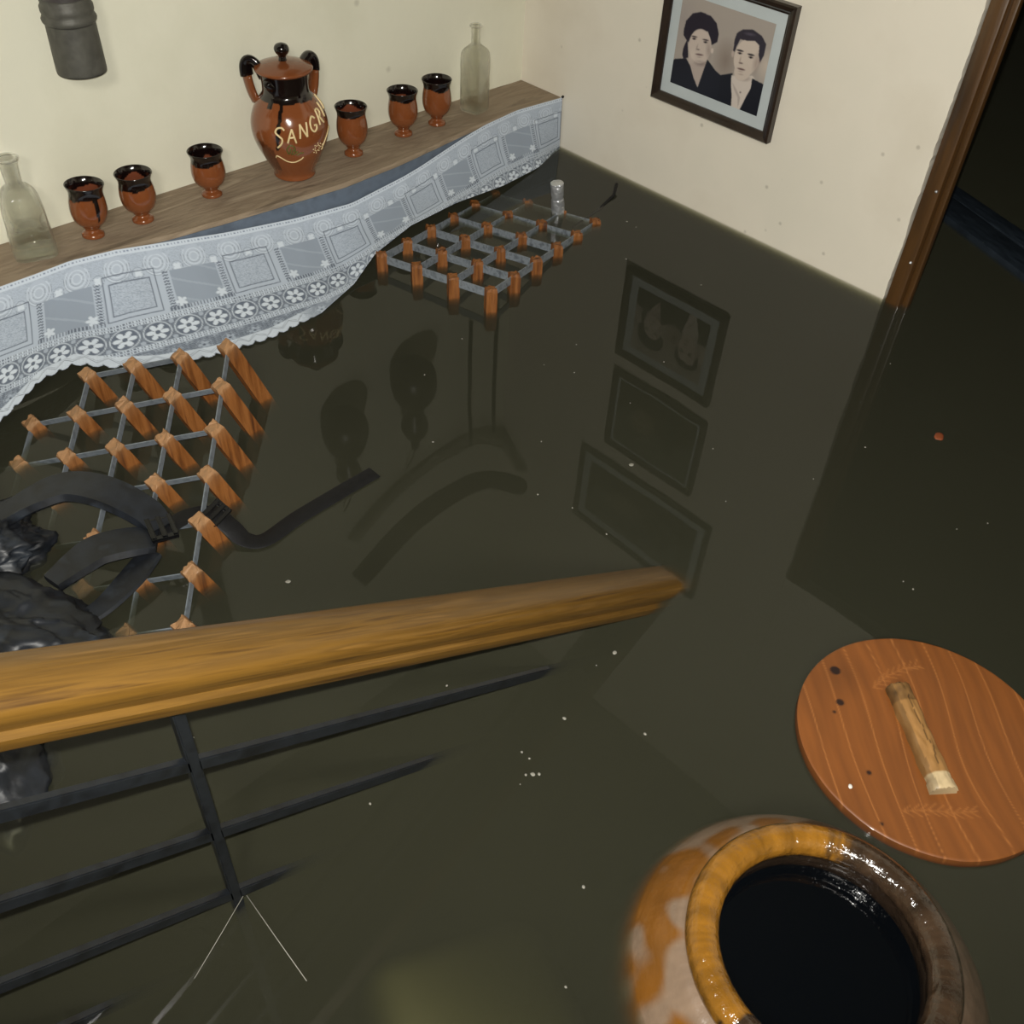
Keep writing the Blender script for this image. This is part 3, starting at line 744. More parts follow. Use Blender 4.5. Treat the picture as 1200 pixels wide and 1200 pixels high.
    put(ell(748, 450, 100, 150, 6, .07), (196, 182, 170)); put(ell(722, 560, 66, 72, 6, .12), (194, 180, 168))
    put(ell(640, 425, 12, 32, 0, .4), (176, 160, 150)); put(ell(848, 470, 14, 40, 8, .5), (150, 134, 126))
    put(ell(820, 500, 34, 110, 8, .9), (146, 130, 122), .6)
    put(pol([(642, 400), (648, 315), (662, 265), (705, 238), (780, 240), (850, 290), (884, 352), (872, 440), (848, 490), (834, 430), (836, 360), (800, 326), (740, 325), (690, 312), (664, 372), (655, 410)]), (48, 44, 54))
    put(ell(760, 275, 60, 16, 12, .9), (96, 90, 104), .7)
    for ex, ey in ((694, 420), (778, 452)):
        put(ell(ex, ey-20, 34, 9, 14, .5), (40, 36, 40)); put(ell(ex, ey, 24, 9, 12, .5), (96, 84, 82)); put(ell(ex, ey+1, 10, 9, 0, .4), (26, 24, 30))
    put(ell(700, 470, 9, 44, 8, .9), (160, 142, 132), .8); put(ell(706, 496, 22, 8, 10, .6), (108, 94, 90))
    put(ell(712, 542, 38, 9, 14, .5), (100, 78, 76)); put(ell(708, 560, 26, 7, 12, .8), (164, 148, 140)); put(ell(712, 582, 30, 9, 10, .9), (150, 134, 126), .7)
    put(ell(718, 718, 9, 9, 0, .5), (120, 110, 106))
    canvas_mesh(t, 'portrait_photo', hw, z0, z1, blur(img, 1), M_photo)
frame_pic('framed_portrait', 'dark wood framed black and white photograph of a woman and a man in dark clothes', -0.500, -0.874, 0.250, 0.562, 0.022, 0.028, portrait)
def landscape(cs):
    def p(t, hw, z0, z1):
        u_, v_ = np.meshgrid(np.linspace(0, 1, 60), np.linspace(0, 1, 44)); img = np.zeros((44, 60, 3)); img[:] = cs[0]
        def put(m, c):
            m = np.clip(m, 0, 1)[..., None]; img[:] = img*(1-m)+np.array(c, float)*m
        put((v_ > .55+.1*np.sin(u_*7))*1., cs[1]); put(np.clip((.18-np.hypot(u_-.35, (v_-.55)*.8))/.04, 0, 1), cs[2]); put(np.clip((.09-np.abs(u_-.7))/.03, 0, 1)*(v_ > .3), cs[3])
        canvas_mesh(t, 'picture_print', hw, z0, z1, img, M_photo)
    return p
frame_pic('framed_picture', 'framed picture directly above the portrait, seen only as a faint reflection in the water', -0.505, -0.885, 0.622, 0.925, 0.020, 0.010, landscape([(90, 96, 84), (60, 58, 44), (130, 122, 100), (40, 50, 44)]))
frame_pic('framed_picture', 'largest framed picture, topmost above the portrait, seen only as a dim reflection', -0.41, -0.985, 1.00, 1.34, 0.018, 0.03, landscape([(80, 84, 78), (52, 48, 40), (110, 104, 90), (48, 46, 40)]))

# things hanging on the back wall above the frame of the photo; the water mirrors them
def gourd(loc, sc, label):
    t = thing('hanging_gourd', label, 'gourd', loc)
    V, F = lathe_vf([(q*sc, z_*sc) for q, z_ in smooth_prof([(1e-4, 0), (0.03, .004), (0.055, .03), (0.062, .07), (0.05, .12), (0.03, .15), (0.026, .17), (0.034, .20), (0.036, .225), (0.024, .25), (0.013, .262), (0.012, .29), (1e-4, .292)], 4)], 40, cap0=False, cap1=False)
    mesh('gourd_body', V, F, mat('dark_gourd', (40, 28, 16), 0.35), t)
    V, F = tube_vf([(0, 0, .28*sc), (0.004, .02, .34*sc), (0, 0.055, .40*sc)], .003, 6); mesh('hanging_cord', V, F, M_web, t)
gourd((-0.50, -0.075, 0.60), 1.25, 'dark bottle gourd hanging on the back wall right of the pitcher, mirrored in the water')
gourd((-0.78, -0.075, 0.66), 1.2, 'dark bottle gourd hanging high above the pitcher, mirrored in the water')
V, F = tube_vf(smooth_prof([(-0.85, -0.05, 1.18), (-0.6, -0.05, 1.06), (-0.3, -0.05, 1.05), (-0.08, -0.05, 1.20)], 8), 0.035, 16)
mesh('wooden_yoke', [Vector(v)+Vector((0, -0.13, 0.12)) for v in V], F, mat('old_dark_wood', (50, 34, 20), 0.7), label='dark curved wooden yoke hung high on the back wall, mirrored in the water', cat='yoke')
for xx, ll in ((-0.21, 'left'), (-0.09, 'right')):
    V, F = tube_vf([(xx, -0.03, 0.60), (xx, -0.028, 0.9), (xx+.01, -0.03, 1.15)], 0.007, 8)
    mesh('hanging_strap', V, F, M_web, label='%s one of two dark straps hanging on the back wall near the corner' % ll, cat='strap')

# ------------------------------------------------------------------ wine racks
def rack(name, label, R, o, p, cells, depth, jrange, strips_i, strips_j, seed, strip_h, over, mm, hw=0.0125, pale=0.0):
    """R columns = grid x, grid y, outward normal; cells = set of (i,j) posts"""
    rnd = random.Random(seed)
    t = thing(name, label, 'wine rack', o)
    Rm = Matrix(R)
    if Rm.determinant() < 0: pass
    ez = Vector((Rm[0][2], Rm[1][2], Rm[2][2]))
    ex = Vector((Rm[0][0], Rm[1][0], Rm[2][0])); ey = Vector((Rm[0][1], Rm[1][1], Rm[2][1]))
    if ez.z < 0: ez = -ez
    d1 = (ex+ey).normalized(); d2 = (ex-ey).normalized()
    for (i, j) in sorted(cells):
        c = ex*(i*p)+ey*(j*p)
        V = []; F = []
        levels = [(-depth, 1.0), (-0.03, 1.0), (over-0.011, 1.0), (over-0.004, 1.0), (over+0.001+rnd.uniform(0, .003), 0.86)]
        k = 5
        for zi, (zz, sc) in enumerate(levels):
            for e in range(4):
                sA, sB = [(1, 1), (-1, 1), (-1, -1), (1, -1)][e]
                nA, nB = [(1, 1), (-1, 1), (-1, -1), (1, -1)][(e+1) % 4]
                for q in range(k):
                    f_ = q/k
                    a = (sA*(1-f_)+nA*f_)*hw*sc; b = (sB*(1-f_)+nB*f_)*hw*sc
                    if q in (2, 3) : a *= 0.93; b *= 0.93
                    zj = zz + (rnd.uniform(-.002, .004) if zi >= 2 else 0)
                    V.append(c+d1*a+d2*b+ez*zj)
        m = 4*k
        for l in range(len(levels)-1):
            for q in range(m): F.append((l*m+q, l*m+(q+1) % m, (l+1)*m+(q+1) % m, (l+1)*m+q))
        F.append(tuple(reversed(range(m)))); F.append(tuple(range(4*m, 5*m)))
        bm = bmesh.new(); cly = bm.verts.layers.float_color.new('Col'); vv = [bm.verts.new(v) for v in V]
        for q_, v_ in enumerate(vv):
            g_ = (0, 0, pale*.25, pale*rnd.uniform(.6, 1), pale)[q_//m]; v_[cly] = (g_, g_, g_, 1)
        for fc in F: bm.faces.new([vv[a] for a in fc])
        bmesh.ops.recalc_face_normals(bm, faces=bm.faces)
        o_ = frombm('post', bm, M_post, t)
    def strip(a, b, side):
        V = []; th = 0.0011
        for q in (a, b):
            for (s_, zz) in ((-th, 0), (th, 0), (th, -strip_h), (-th, -strip_h)):
                V.append(q+side*s_+ez*zz)
        F = [(0, 1, 2, 3), (7, 6, 5, 4), (0, 4, 5, 1), (1, 5, 6, 2), (2, 6, 7, 3), (3, 7, 4, 0)]
        bm = bmesh.new(); vv = [bm.verts.new(v) for v in V]
        for fc in F: bm.faces.new([vv[q] for q in fc])
        bmesh.ops.recalc_face_normals(bm, faces=bm.faces)
        frombm('metal_strip', bm, mm, t)
    for (i, j0_, j1_) in strips_i: strip(ex*(i*p)+ey*(j0_*p), ex*(i*p)+ey*(j1_*p), ex)
    for (j, i0_, i1_) in strips_j: strip(ex*(i0_*p)+ey*(j*p), ex*(i1_*p)+ey*(j*p), ey)
    return t
RA = [[0.6847, -0.6373, 0.3537], [-0.6757, -0.7369, -0.0198], [0.2733, -0.2254, -0.9352]]
cellsA = {(i, j) for i in range(0, 4) for j in range(0, 7)} | {(-1, j) for j in range(1, 7)} | {(-2, j) for j in range(2, 5)}
rack('wooden_wine_rack', 'tilted wood and metal strip wine rack floating on its back beside the black backpack', RA, (-1.607, -0.441, 0.062), 0.0987, cellsA, 0.20, None,
     [(i, 0, 6) for i in range(0, 4)]+[(-1, 1, 6), (-2, 2, 4)], [(0, 0, 2.0), (1, -1, 3), (2, -2, 3), (3, -2, 3), (4, -2, 3), (5, -1, 3), (6, -1, 3)], 5, 0.012, 0.004, M_galv, hw=0.0140, pale=0.6)
RB = [[0.2568, 0.9655, 0.0427], [-0.9656, 0.2545, 0.0543], [0.0415, -0.09, 0.9976]]
cellsB = {(i, j) for i in range(0, 4) for j in range(0, 6)}
rack('wooden_wine_rack', 'level wood and metal strip wine rack under the lace near the corner', RB, (-0.846, -0.398, 0.036), 0.1036, cellsB, 0.20, None,
     [(i, 0, 5) for i in range(0, 4)], [(j, 0, 3) for j in range(0, 6)], 6, 0.020, 0.001, M_galvB, hw=0.0128)

# foil topped bottle standing in the rack
t = thing('foil_topped_bottle', 'bottle in the far wine rack with only its silver foil neck above the water', 'bottle', (-0.300, -0.462, 0))
V, F = lathe_vf(smooth_prof([(1e-4, -0.16), (0.043, -0.158), (0.045, -0.12), (0.040, -0.09), (0.022, -0.055), (0.0165, -0.03), (0.015, -0.012)], 4), 32, cap0=False)
Rt = Matrix.Rotation(math.radians(-7), 4, Vector((0.3, 1, 0)))
mesh('glass_body', [Rt @ Vector(v) for v in V], F, M_dglass, t)
V, F = lathe_vf(smooth_prof([(0.0165, -0.03), (0.0175, 0.0), (0.0172, 0.030), (0.0155, 0.040), (0.0168, 0.047), (0.0172, 0.075), (0.0155, 0.082), (1e-4, 0.084)], 6), 40, cap1=False)
V = [Vector((v[0]*(1+.09*ns(v[0]*90, v[1]*90, v[2]*60)), v[1]*(1+.09*ns(v[0]*90+5, v[1]*90, v[2]*60)), v[2]+.0015*ns(v[0]*120, v[1]*120, 3))) for v in V]
mesh('foil_wrap', [Rt @ v for v in V], F, M_foil, t, sharp=25, label='crumpled silver foil neck')
V, F = tube_vf([(-0.318, -0.537, -0.012), (-0.20, -0.52, -0.004), (-0.12, -0.50, 0.004), (-0.085, -0.478, 0.018)], [0.004, .004, .0045, .005], 8)
mesh('dark_stick', V, F, M_web, label='thin dark stick just breaking the surface between the foil topped bottle and the side wall', cat='stick')

# ------------------------------------------------------------------ handrail and railing
RYY = -1.516
SL = -0.598
ra = thing('stair_railing', 'stair railing with a thick oak handrail and black iron bars sinking into the water', 'railing', (-2.09, RYY, 0))
dv = Vector((1, 0, SL)).normalized(); up = Vector((-SL, 0, 1)).normalized()
def rail_pt(x, dz=0.0): return Vector((x, 0, 0.560+SL*(x+2.093)+dz))
sec = [(-0.026, -0.030), (0.026, -0.030), (0.033, -0.024), (0.034, -0.012), (0.028, -0.007), (0.0295, -0.002), (0.034, 0.004), (0.036, 0.014), (0.034, 0.023), (0.027, 0.028), (0.0, 0.030),
       (-0.027, 0.028), (-0.034, 0.023), (-0.036, 0.014), (-0.034, 0.004), (-0.0295, -0.002), (-0.028, -0.007), (-0.034, -0.012), (-0.033, -0.024)]
V = []; F = []
xs = [-3.1+0.08*k for k in range(23)] + [-1.30, -1.26, -1.235, -1.220]
xs = sorted(set([x for x in xs if x < -1.31]+[-1.30, -1.26, -1.235, -1.222]))
scl = [1.0]*(len(xs)-3)+[0.97, 0.86, 0.55]
# the rail carries on below the surface
xs = [x for x in np.arange(-3.1, -0.75, 0.08)]; scl = [1.0]*len(xs); m = len(sec)
for x, sc_ in zip(xs, scl):
    c = rail_pt(x) - Vector((-2.09, 0, 0))
    for (yy, zz) in sec: V.append(c+Vector((0, yy*sc_, 0))+up*(zz*sc_))
for i in range(len(xs)-1):
    for k in range(m): F.append((i*m+k, i*m+(k+1) % m, (i+1)*m+(k+1) % m, (i+1)*m+k))
F.append(tuple(reversed(range(m)))); F.append(tuple(range((len(xs)-1)*m, len(xs)*m)))
mesh('handrail', V, F, M_oak, ra, sharp=50, label='golden brown varnished oak handrail')
def bar_between(name, a, b, wy, wz, m_=M_iron):
    V = []; d = (b-a).normalized(); s = Vector((0, 1, 0)); q = d.cross(s).normalized()
    for c in (a, b):
        for (p1, p2) in ((-1, -1), (1, -1), (1, 1), (-1, 1)): V.append(c+s*(p1*wy)+q*(p2*wz))
    bm = bmesh.new(); vv = [bm.verts.new(v) for v in V]
    for fc in [(0, 1, 2, 3), (7, 6, 5, 4), (0, 4, 5, 1), (1, 5, 6, 2), (2, 6, 7, 3), (3, 7, 4, 0)]: bm.faces.new([vv[k] for k in fc])
    bmesh.ops.recalc_face_normals(bm, faces=bm.faces)
    bmesh.ops.bevel(bm, geom=list(bm.edges), offset=0.0015, segments=2, affect='EDGES')
    return frombm(name, bm, m_, ra, smooth=True, sharp=35)
OX = Vector((-2.09, 0, 0))
for dz in (-0.155, -0.300, -0.450, -0.600):
    bar_between('rail_bar', rail_pt(-3.1, dz)-OX, rail_pt(-0.9, dz)-OX, 0.005, 0.0085)
for xb in (-1.962, -2.95, -1.0):
    bar_between('baluster', rail_pt(xb, -0.03)-OX, rail_pt(xb, -0.86)-OX, 0.0065, 0.0065)

# ------------------------------------------------------------------ backpack
bp_ = thing('backpack', 'wrinkled black nylon backpack floating on the water at the left edge', 'bag', (-1.93, -0.85, 0))
def blob(cx, cy, cz, rx, ry, rz, rot, seed, amp, nu=110, nv=60):
    V = []; F = []; ca, sa = math.cos(rot), math.sin(rot)
    for j in range(nv+1):
        th = PI*j/nv
        for i in range(nu):
            a = 2*PI*i/nu
            c = Vector((math.sin(th)*math.cos(a), math.sin(th)*math.sin(a), math.cos(th)))
            q = Vector((math.copysign(abs(c.x)**.8, c.x), math.copysign(abs(c.y)**.8, c.y), c.z))
            n1 = noise.noise(q*2.0+Vector((seed, 0, 0))); n2 = 1-abs(noise.noise(q*3.4+Vector((0, seed, n1*1.5))))*2; n3 = 1-abs(noise.noise(q*8+Vector((seed, seed, n1*3))))*2
            k = 1+amp*(n1*0.9+n2*0.45+n3*0.22)
            x, y = q.x*rx*k, q.y*ry*k
            V.append((cx+x*ca-y*sa, cy+x*sa+y*ca, cz+q.z*rz*k))
    for j in range(nv):
        for i in range(nu): F.append((j*nu+i, j*nu+(i+1) % nu, (j+1)*nu+(i+1) % nu, (j+1)*nu+i))
    return V, F
V, F = blob(-0.10, -0.05, 0.005, 0.105, 0.19, 0.055, math.radians(28), 3.3, 0.30); mesh('bag_body', V, F, M_nylon, bp_)
V, F = blob(-0.05, 0.15, 0.01, 0.115, 0.10, 0.045, math.radians(10), 9.1, 0.35); mesh('top_pocket', V, F, M_nylon, bp_)
V, F = blob(-0.16, -0.22, -0.02, 0.075, 0.14, 0.045, math.radians(-20), 5.2, 0.3, 80, 40); mesh('front_pocket', V, F, M_nylon, bp_)
LO = Vector((-1.93, -0.85, 0))
def ribbon(name, pts, wds, th, m_, parent, tilt=None):
    pts = [Vector(p)-LO for p in pts]; ps = smooth_prof([tuple(p)+(w_,) for p, w_ in zip(pts, wds)], 8)
    V = []; F = []
    for i, p in enumerate(ps):
        t_ = Vector(ps[min(i+1, len(ps)-1)][:3])-Vector(ps[max(i-1, 0)][:3]); t_.normalize()
        s = t_.cross(Vector((0, 0, 1))).normalized()
        if tilt: s = (Matrix.Rotation(tilt, 3, t_) @ s)
        nn = s.cross(t_); c = Vector(p[:3]); w_ = p[3]
        for (a, b) in ((-1, -.3), (-.85, 1), (.85, 1), (1, -.3), (.85, -1), (-.85, -1)):
            V.append(c+s*(a*w_)+nn*(b*th))
    m = 6
    for i in range(len(ps)-1):
        for k in range(m): F.append((i*m+k, i*m+(k+1) % m, (i+1)*m+(k+1) % m, (i+1)*m+k))
    F.append(tuple(reversed(range(m)))); F.append(tuple(range((len(ps)-1)*m, len(ps)*m)))
    return mesh(name, V, F, m_, parent, sharp=50)
# padded shoulder strap curling out of the bag and back
ribbon('shoulder_strap', [(-1.90, -0.70, .045), (-1.835, -0.725, .075), (-1.785, -0.745, .082), (-1.745, -0.80, .080), (-1.715, -0.865, .062), (-1.712, -0.905, .05)], [.022, .030, .034, .034, .030, .022], .009, M_nylon, bp_)
ribbon('shoulder_strap', [(-1.90, -0.90, .05), (-1.85, -0.89, .055), (-1.81, -0.885, .055), (-1.76, -0.90, .05), (-1.73, -0.92, .045)], [.020, .030, .034, .032, .022], .008, M_nylon, bp_)
ribbon('strap_end', [(-1.745, -0.925, .035), (-1.79, -0.945, .028), (-1.85, -0.965, .02), (-1.89, -0.965, .012)], [.02, .024, .02, .018], .004, M_nylon, bp_)
ws = ribbon('webbing_strap', [(-1.722, -0.905, .048), (-1.695, -0.905, .050), (-1.66, -0.90, .046), (-1.625, -0.915, .040), (-1.61, -0.945, .022), (-1.602, -0.975, .008), (-1.575, -0.995, .004), (-1.50, -0.985, .003), (-1.40, -0.98, .003), (-1.322, -0.978, .003)],
       [.015, .017, .019, .020, .018, .017, .017, .017, .017, .017], .0012, M_web, bp_)
def ladder(c, dirv, L, W, name):
    c = Vector(c)-LO; d = Vector(dirv).normalized(); s = d.cross(Vector((0, 0, 1))).normalized(); nn = s.cross(d)
    bm = bmesh.new(); M = Matrix(((d.x, s.x, nn.x, c.x), (d.y, s.y, nn.y, c.y), (d.z, s.z, nn.z, c.z), (0, 0, 0, 1)))
    for sg in (-1, 1): add_box(bm, (-L, sg*W-.003, -.003), (L, sg*W+.003, .004), .0012, M)
    for k in (-1, 0, 1): add_box(bm, (k*L*.9-.003, -W, -.002), (k*L*.9+.003, W, .006), .0012, M)
    frombm(name, bm, M_plastic, bp_, smooth=True, sharp=40)
ladder((-1.714, -0.912, .060), (1, -.25, -.1), .020, .024, 'buckle')
ladder((-1.622, -0.925, .046), (.4, -1, -.7), .014, .020, 'strap_slider')

# ------------------------------------------------------------------ clay vat
JX, JY = -1.495, -2.065
AMB = (112, 70, 18); AMB2 = (124, 84, 26); PINK = (124, 104, 86); BRN = (42, 32, 24); BRN2 = (58, 44, 32)
vat = thing('clay_vat', 'big clay vat with a glazed amber and brown rolled rim, standing in the water', 'vat', (JX, JY, 0))
rimc = 0.080
bprof = smooth_prof([(0.12, -0.72), (0.17, -0.66), (0.235, -0.42), (0.262, -0.24), (0.258, -0.12), (0.240, -0.045), (0.217, 0.0), (0.198, 0.024), (0.182, 0.040), (0.168, 0.050), (0.150, 0.054)], 8)
n = 220
V, F = lathe_vf(bprof, n, cap1=False); cols = []
def L_(c): return np.array(s2l(c))
for (rr, zz) in bprof:
    for i in range(n):
        a = 2*PI*i/n; dg = math.degrees(a) % 360
        q1 = ns(math.cos(a)*2.2, math.sin(a)*2.2, zz*7); q2 = ns(math.cos(a)*6+3, math.sin(a)*6, zz*26); q3 = ns(math.cos(a)*22, math.sin(a)*22, zz*80)
        left = 0.5+0.5*math.cos(math.radians(dg-118))
        edge = (0.21-rr)/0.045
        c = L_(PINK)*(1+.15*q2+.15*q3)
        # amber run of glaze on the left and near the neck
        am = left*1.1 - 0.47 + 0.9*q1 + 0.5*q2 - abs(edge-.45)*.5
        k = min(max(am*5-0.6, 0), 1); c = c*(1-k)+(L_(AMB)*(1+.3*q2))*k
        br = (1-left)*1.2-.35+.7*q1+.3*q2
        k = min(max(br*4-0.4, 0), 1)*(.75); c = c*(1-k)+(L_(BRN2)*(1+.3*q3))*k
        if 172 < dg+8*q2 < 235: c = L_(BRN)*(1.1+.5*q3)
        cols.append((*c[:3], 1))
M_vat = vcol(mat('vat_glaze', rough=0.33, coat=0.25)); noisyb = nd(M_vat, 'ShaderNodeTexNoise'); noisyb.inputs['Scale'].default_value = 60; noisyb.inputs['Detail'].default_value = 4
bpn = nd(M_vat, 'ShaderNodeBump'); bpn.inputs['Strength'].default_value = .5; bpn.inputs['Distance'].default_value = .003
tc_ = nd(M_vat, 'ShaderNodeTexCoord'); M_vat.node_tree.links.new(tc_.outputs['Object'], noisyb.inputs['Vector']); M_vat.node_tree.links.new(noisyb.outputs[0], bpn.inputs['Height']); M_vat.node_tree.links.new(bpn.outputs[0], M_vat.node_tree.nodes['Principled BSDF'].inputs['Normal'])
mesh('vat_body', V, F, M_vat, vat, cols=cols)
# rolled rim
rr0, rz0 = 0.143, 0.070
rp = []
for k in range(29):
    a = math.radians(-115+ (330)*k/28)
    rp.append((rr0+0.0205*math.cos(a)*1.0, rz0+0.019*math.sin(a)))
# inside wall going down
rp += [(0.124, 0.055), (0.126, 0.03), (0.14, 0.0), (0.16, -0.04)]
rp[0] = (0.150, 0.050)
V, F = lathe_vf(rp, n, cap0=False, cap1=False); cols = []
for j, (rr, zz) in enumerate(rp):
    for i in range(n):
        a = 2*PI*i/n; dg = math.degrees(a) % 360
        q2 = ns(math.cos(a)*7+3, math.sin(a)*7, zz*30); q3 = ns(math.cos(a)*26, math.sin(a)*26, zz*90)
        k = 1.0 if 26+10*q2 < dg < 172+8*q3 else 0.0
        if 14 < dg < 40: k = min(1, max(0, (dg-20+14*q3+8*q2)/14))
        c = L_(AMB2)*(1+.35*q2+.30*q3)*k + L_(BRN2)*(0.8+.5*q2+.35*q3)*(1-k)
        if rr > rr0+0.017: c = c*0.75
        if j > 27: c = L_(BRN)*(.8+.2*q2)
        cols.append((*c[:3], 1))
M_rim = vcol(mat('rim_glaze', rough=0.16, coat=0.6))
nb = nd(M_rim, 'ShaderNodeTexNoise'); nb.inputs['Scale'].default_value = 75; nb.inputs['Detail'].default_value = 3; bpn = nd(M_rim, 'ShaderNodeBump'); bpn.inputs['Strength'].default_value = .9; bpn.inputs['Distance'].default_value = .004
tc_ = nd(M_rim, 'ShaderNodeTexCoord'); M_rim.node_tree.links.new(tc_.outputs['Object'], nb.inputs['Vector']); M_rim.node_tree.links.new(nb.outputs[0], bpn.inputs['Height']); M_rim.node_tree.links.new(bpn.outputs[0], M_rim.node_tree.nodes['Principled BSDF'].inputs['Normal'])
mesh('rolled_rim', V, F, M_rim, vat, cols=cols)
V = [(0, 0, 0.034)]+[(0.1262*math.cos(2*PI*i/96), 0.1262*math.sin(2*PI*i/96), 0.034) for i in range(96)]+[(0.1262*math.cos(2*PI*i/96), 0.1262*math.sin(2*PI*i/96), 0.0) for i in range(96)]
F = [(0, 1+i, 1+(i+1) % 96) for i in range(96)]+[(1+i, 97+i, 97+(i+1) % 96, 1+(i+1) % 96) for i in range(96)]+[tuple(reversed(range(97, 193)))]
vl = mesh('dark_liquid', V, F, mat('black_liquid', (4, 6, 9), 0.03, spec=0.35), sharp=30, label='black still liquid filling the mouth of the clay vat', cat='liquid'); vl.location = (JX, JY, 0)

# ------------------------------------------------------------------ round wooden lid
LX, LY, LR = -1.078, -1.994, 0.192
lidt = thing('round_wooden_lid', 'round reddish brown wooden lid with a short log handle floating beside the clay vat', 'lid', (LX, LY, 0))
RNG = [(0.0, 1)]
nr, na = 96, 360
knots = [((0.005, 0.165), .0095), ((-0.042, 0.126), .0075), ((-0.064, 0.122), .004), ((-0.117, 0.029), .005), ((-0.175, -0.027), .004)]
gdir = Vector((-0.06, -0.078)).normalized(); gx, gy = -gdir.x, -gdir.y
V = [(0, 0, 0.013)]; cc = []
f1 = [(0.021, 0.106), (0.055, 0.104), (0.09, 0.094), (0.115, 0.078)]; f2 = [(-0.135, -0.037), (-0.107, -0.060), (-0.084, -0.088), (-0.056, -0.109)]
segs = []
for sp in (f1, f2):
    for k in range(3): segs.append((sp[k], sp[k+1]))
    for k in range(9):
        f_ = k/9*2.99; s_ = int(f_); q = f_-s_
        bx = sp[s_][0]*(1-q)+sp[s_+1][0]*q; by = sp[s_][1]*(1-q)+sp[s_+1][1]*q
        d = (Vector(sp[3])-Vector(sp[0])).normalized()
        for sg in (-1, 1):
            e = Vector((d.x*.8-sg*d.y*.55, d.y*.8+sg*d.x*.55))*(.016+.006*ns(k, sg, 0, 3.3))
            segs.append(((bx, by), (bx+e.x, by+e.y)))
def sdist(x, y):
    best = 1
    for (a, b) in segs:
        dx, dy = b[0]-a[0], b[1]-a[1]; t_ = max(0, min(1, ((x-a[0])*dx+(y-a[1])*dy)/(dx*dx+dy*dy+1e-12)))
        d = math.hypot(x-a[0]-t_*dx, y-a[1]-t_*dy); best = min(best, d)
    return best
C1 = L_((122, 70, 26)); C2 = L_((96, 52, 18)); C3 = L_((164, 104, 52)); CD = L_((34, 14, 8))
def lidcol(x, y):
    g = x*gx+y*gy; s = x*gy-y*gx
    wv = s + .022*ns(g*5, s*9, 1) + .040*ns(g*2.2, s*4, 7)
    a = .5+.5*math.sin(wv*2*PI/.026)
    fine = ns(g*14, wv*160, 2)
    c = C1*(1-.35*a*.8)+C2*(.35*a*.8); c = c*(1+.16*fine+.22*ns(g*5, s*14, 5))
    ln = max(0, 1-abs(math.sin(wv*PI/.043))*8); c = c*(1-ln*.75)+C3*ln*.75
    for (k, r_) in knots:
        d = math.hypot(x-k[0], y-k[1]); m_ = max(0, min(1, (r_-d)/.0025)); c = c*(1-m_)+CD*m_
    d = math.hypot(x-.01, y-.15)
    if d < .05: c = c*(1-.25*(1-d/.05))
    if abs(x) < .16 and abs(y) < .14:
        d = sdist(x, y) if (math.hypot(x-.07, y-.09) < .08 or math.hypot(x+.1, y+.075) < .08) else 1
        m_ = max(0, 1-d/.0016)*.6; c = c*(1-m_)+C3*m_
    return (c[0], c[1], c[2], 1)
cc.append(lidcol(0, 0))
for j in range(1, nr+1):
    q = LR*j/nr
    for i in range(na):
        a = 2*PI*i/na; wob = 1+(.006*ns(math.cos(a)*2, math.sin(a)*2, 5)+.002*ns(math.cos(a)*9, math.sin(a)*9, 5))*(j/nr)
        x, y = q*wob*math.cos(a), q*wob*math.sin(a)
        V.append((x, y, 0.013-(0.0015 if j == nr else 0))); cc.append(lidcol(x, y))
F = [(0, 1+i, 1+(i+1) % na) for i in range(na)]
for j in range(nr-1):
    for i in range(na):
        a = 1+j*na+i; b = 1+j*na+(i+1) % na; F.append((a, a+na, b+na, b))
b0 = len(V)
for i in range(na):
    v = V[1+(nr-1)*na+i]; V.append((v[0], v[1], -0.004)); cc.append(tuple(C2*.7)[:3]+(1,))
for i in range(na): F.append((1+(nr-1)*na+i, b0+i, b0+(i+1) % na, 1+(nr-1)*na+(i+1) % na))
F.append(tuple(reversed(range(b0, b0+na))))
mesh('lid_disc', V, F, vcol(mat('lid_wood', rough=0.5, coat=0.1)), lidt, cols=cc, sharp=50)
# split log handle
A0 = Vector((0.046, 0.080, 0)); A1 = Vector((-0.068, -0.062, 0)); d = (A1-A0); Lh = d.length; d.normalize(); s = Vector((-d.y, d.x, 0))
V = []; F = []; cc = []; nl, nk = 60, 28
for j in range(nl+1):
    t_ = j/nl
    wd = 0.0185+.003*ns(t_*6, 2, 0)+(.002 if t_ > .9 else 0)
    for k in range(nk+1):
        a = PI*k/nk
        h = .020*(math.sin(a)**.6) + .002*ns(t_*9, k*.35, 0)
        x = math.cos(a)*wd*(1+.05*ns(t_*12, k, 1))
        p = A0+d*(t_*Lh + (.003*ns(k*.5, 1, 9) if j in (0, nl) else 0))+s*x
        V.append((p.x, p.y, .0125+h*(.94 if j in (0, nl) else 1)))
        c = L_((150, 110, 62))*(1+.25*ns(t_*5, x*200, 2))
        cr = abs(x-.003-.004*ns(t_*7, 5, 0));
        if cr < .0009 and .12 < t_ < .8: c = c*.3
        if t_ < .17: c = c*(.55+.4*ns(t_*20, x*120, 3))
        if t_ > .86: c = L_((190, 168, 130))*(1+.15*ns(t_*30, x*150, 2))
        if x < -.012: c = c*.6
        cc.append((*[max(q, 0) for q in c[:3]], 1))
w_ = nk+1
for j in range(nl):
    for k in range(nk): F.append((j*w_+k, (j+1)*w_+k, (j+1)*w_+k+1, j*w_+k+1))
F.append(tuple(range(w_))); F.append(tuple(reversed(range(nl*w_, nl*w_+w_))))
for j in range(nl): F.append((j*w_, j*w_+nk, (j+1)*w_+nk, (j+1)*w_))
mesh('log_handle', V, F, vcol(mat('split_log', rough=0.5)), lidt, cols=cc, sharp=45, label='pale split log handle')

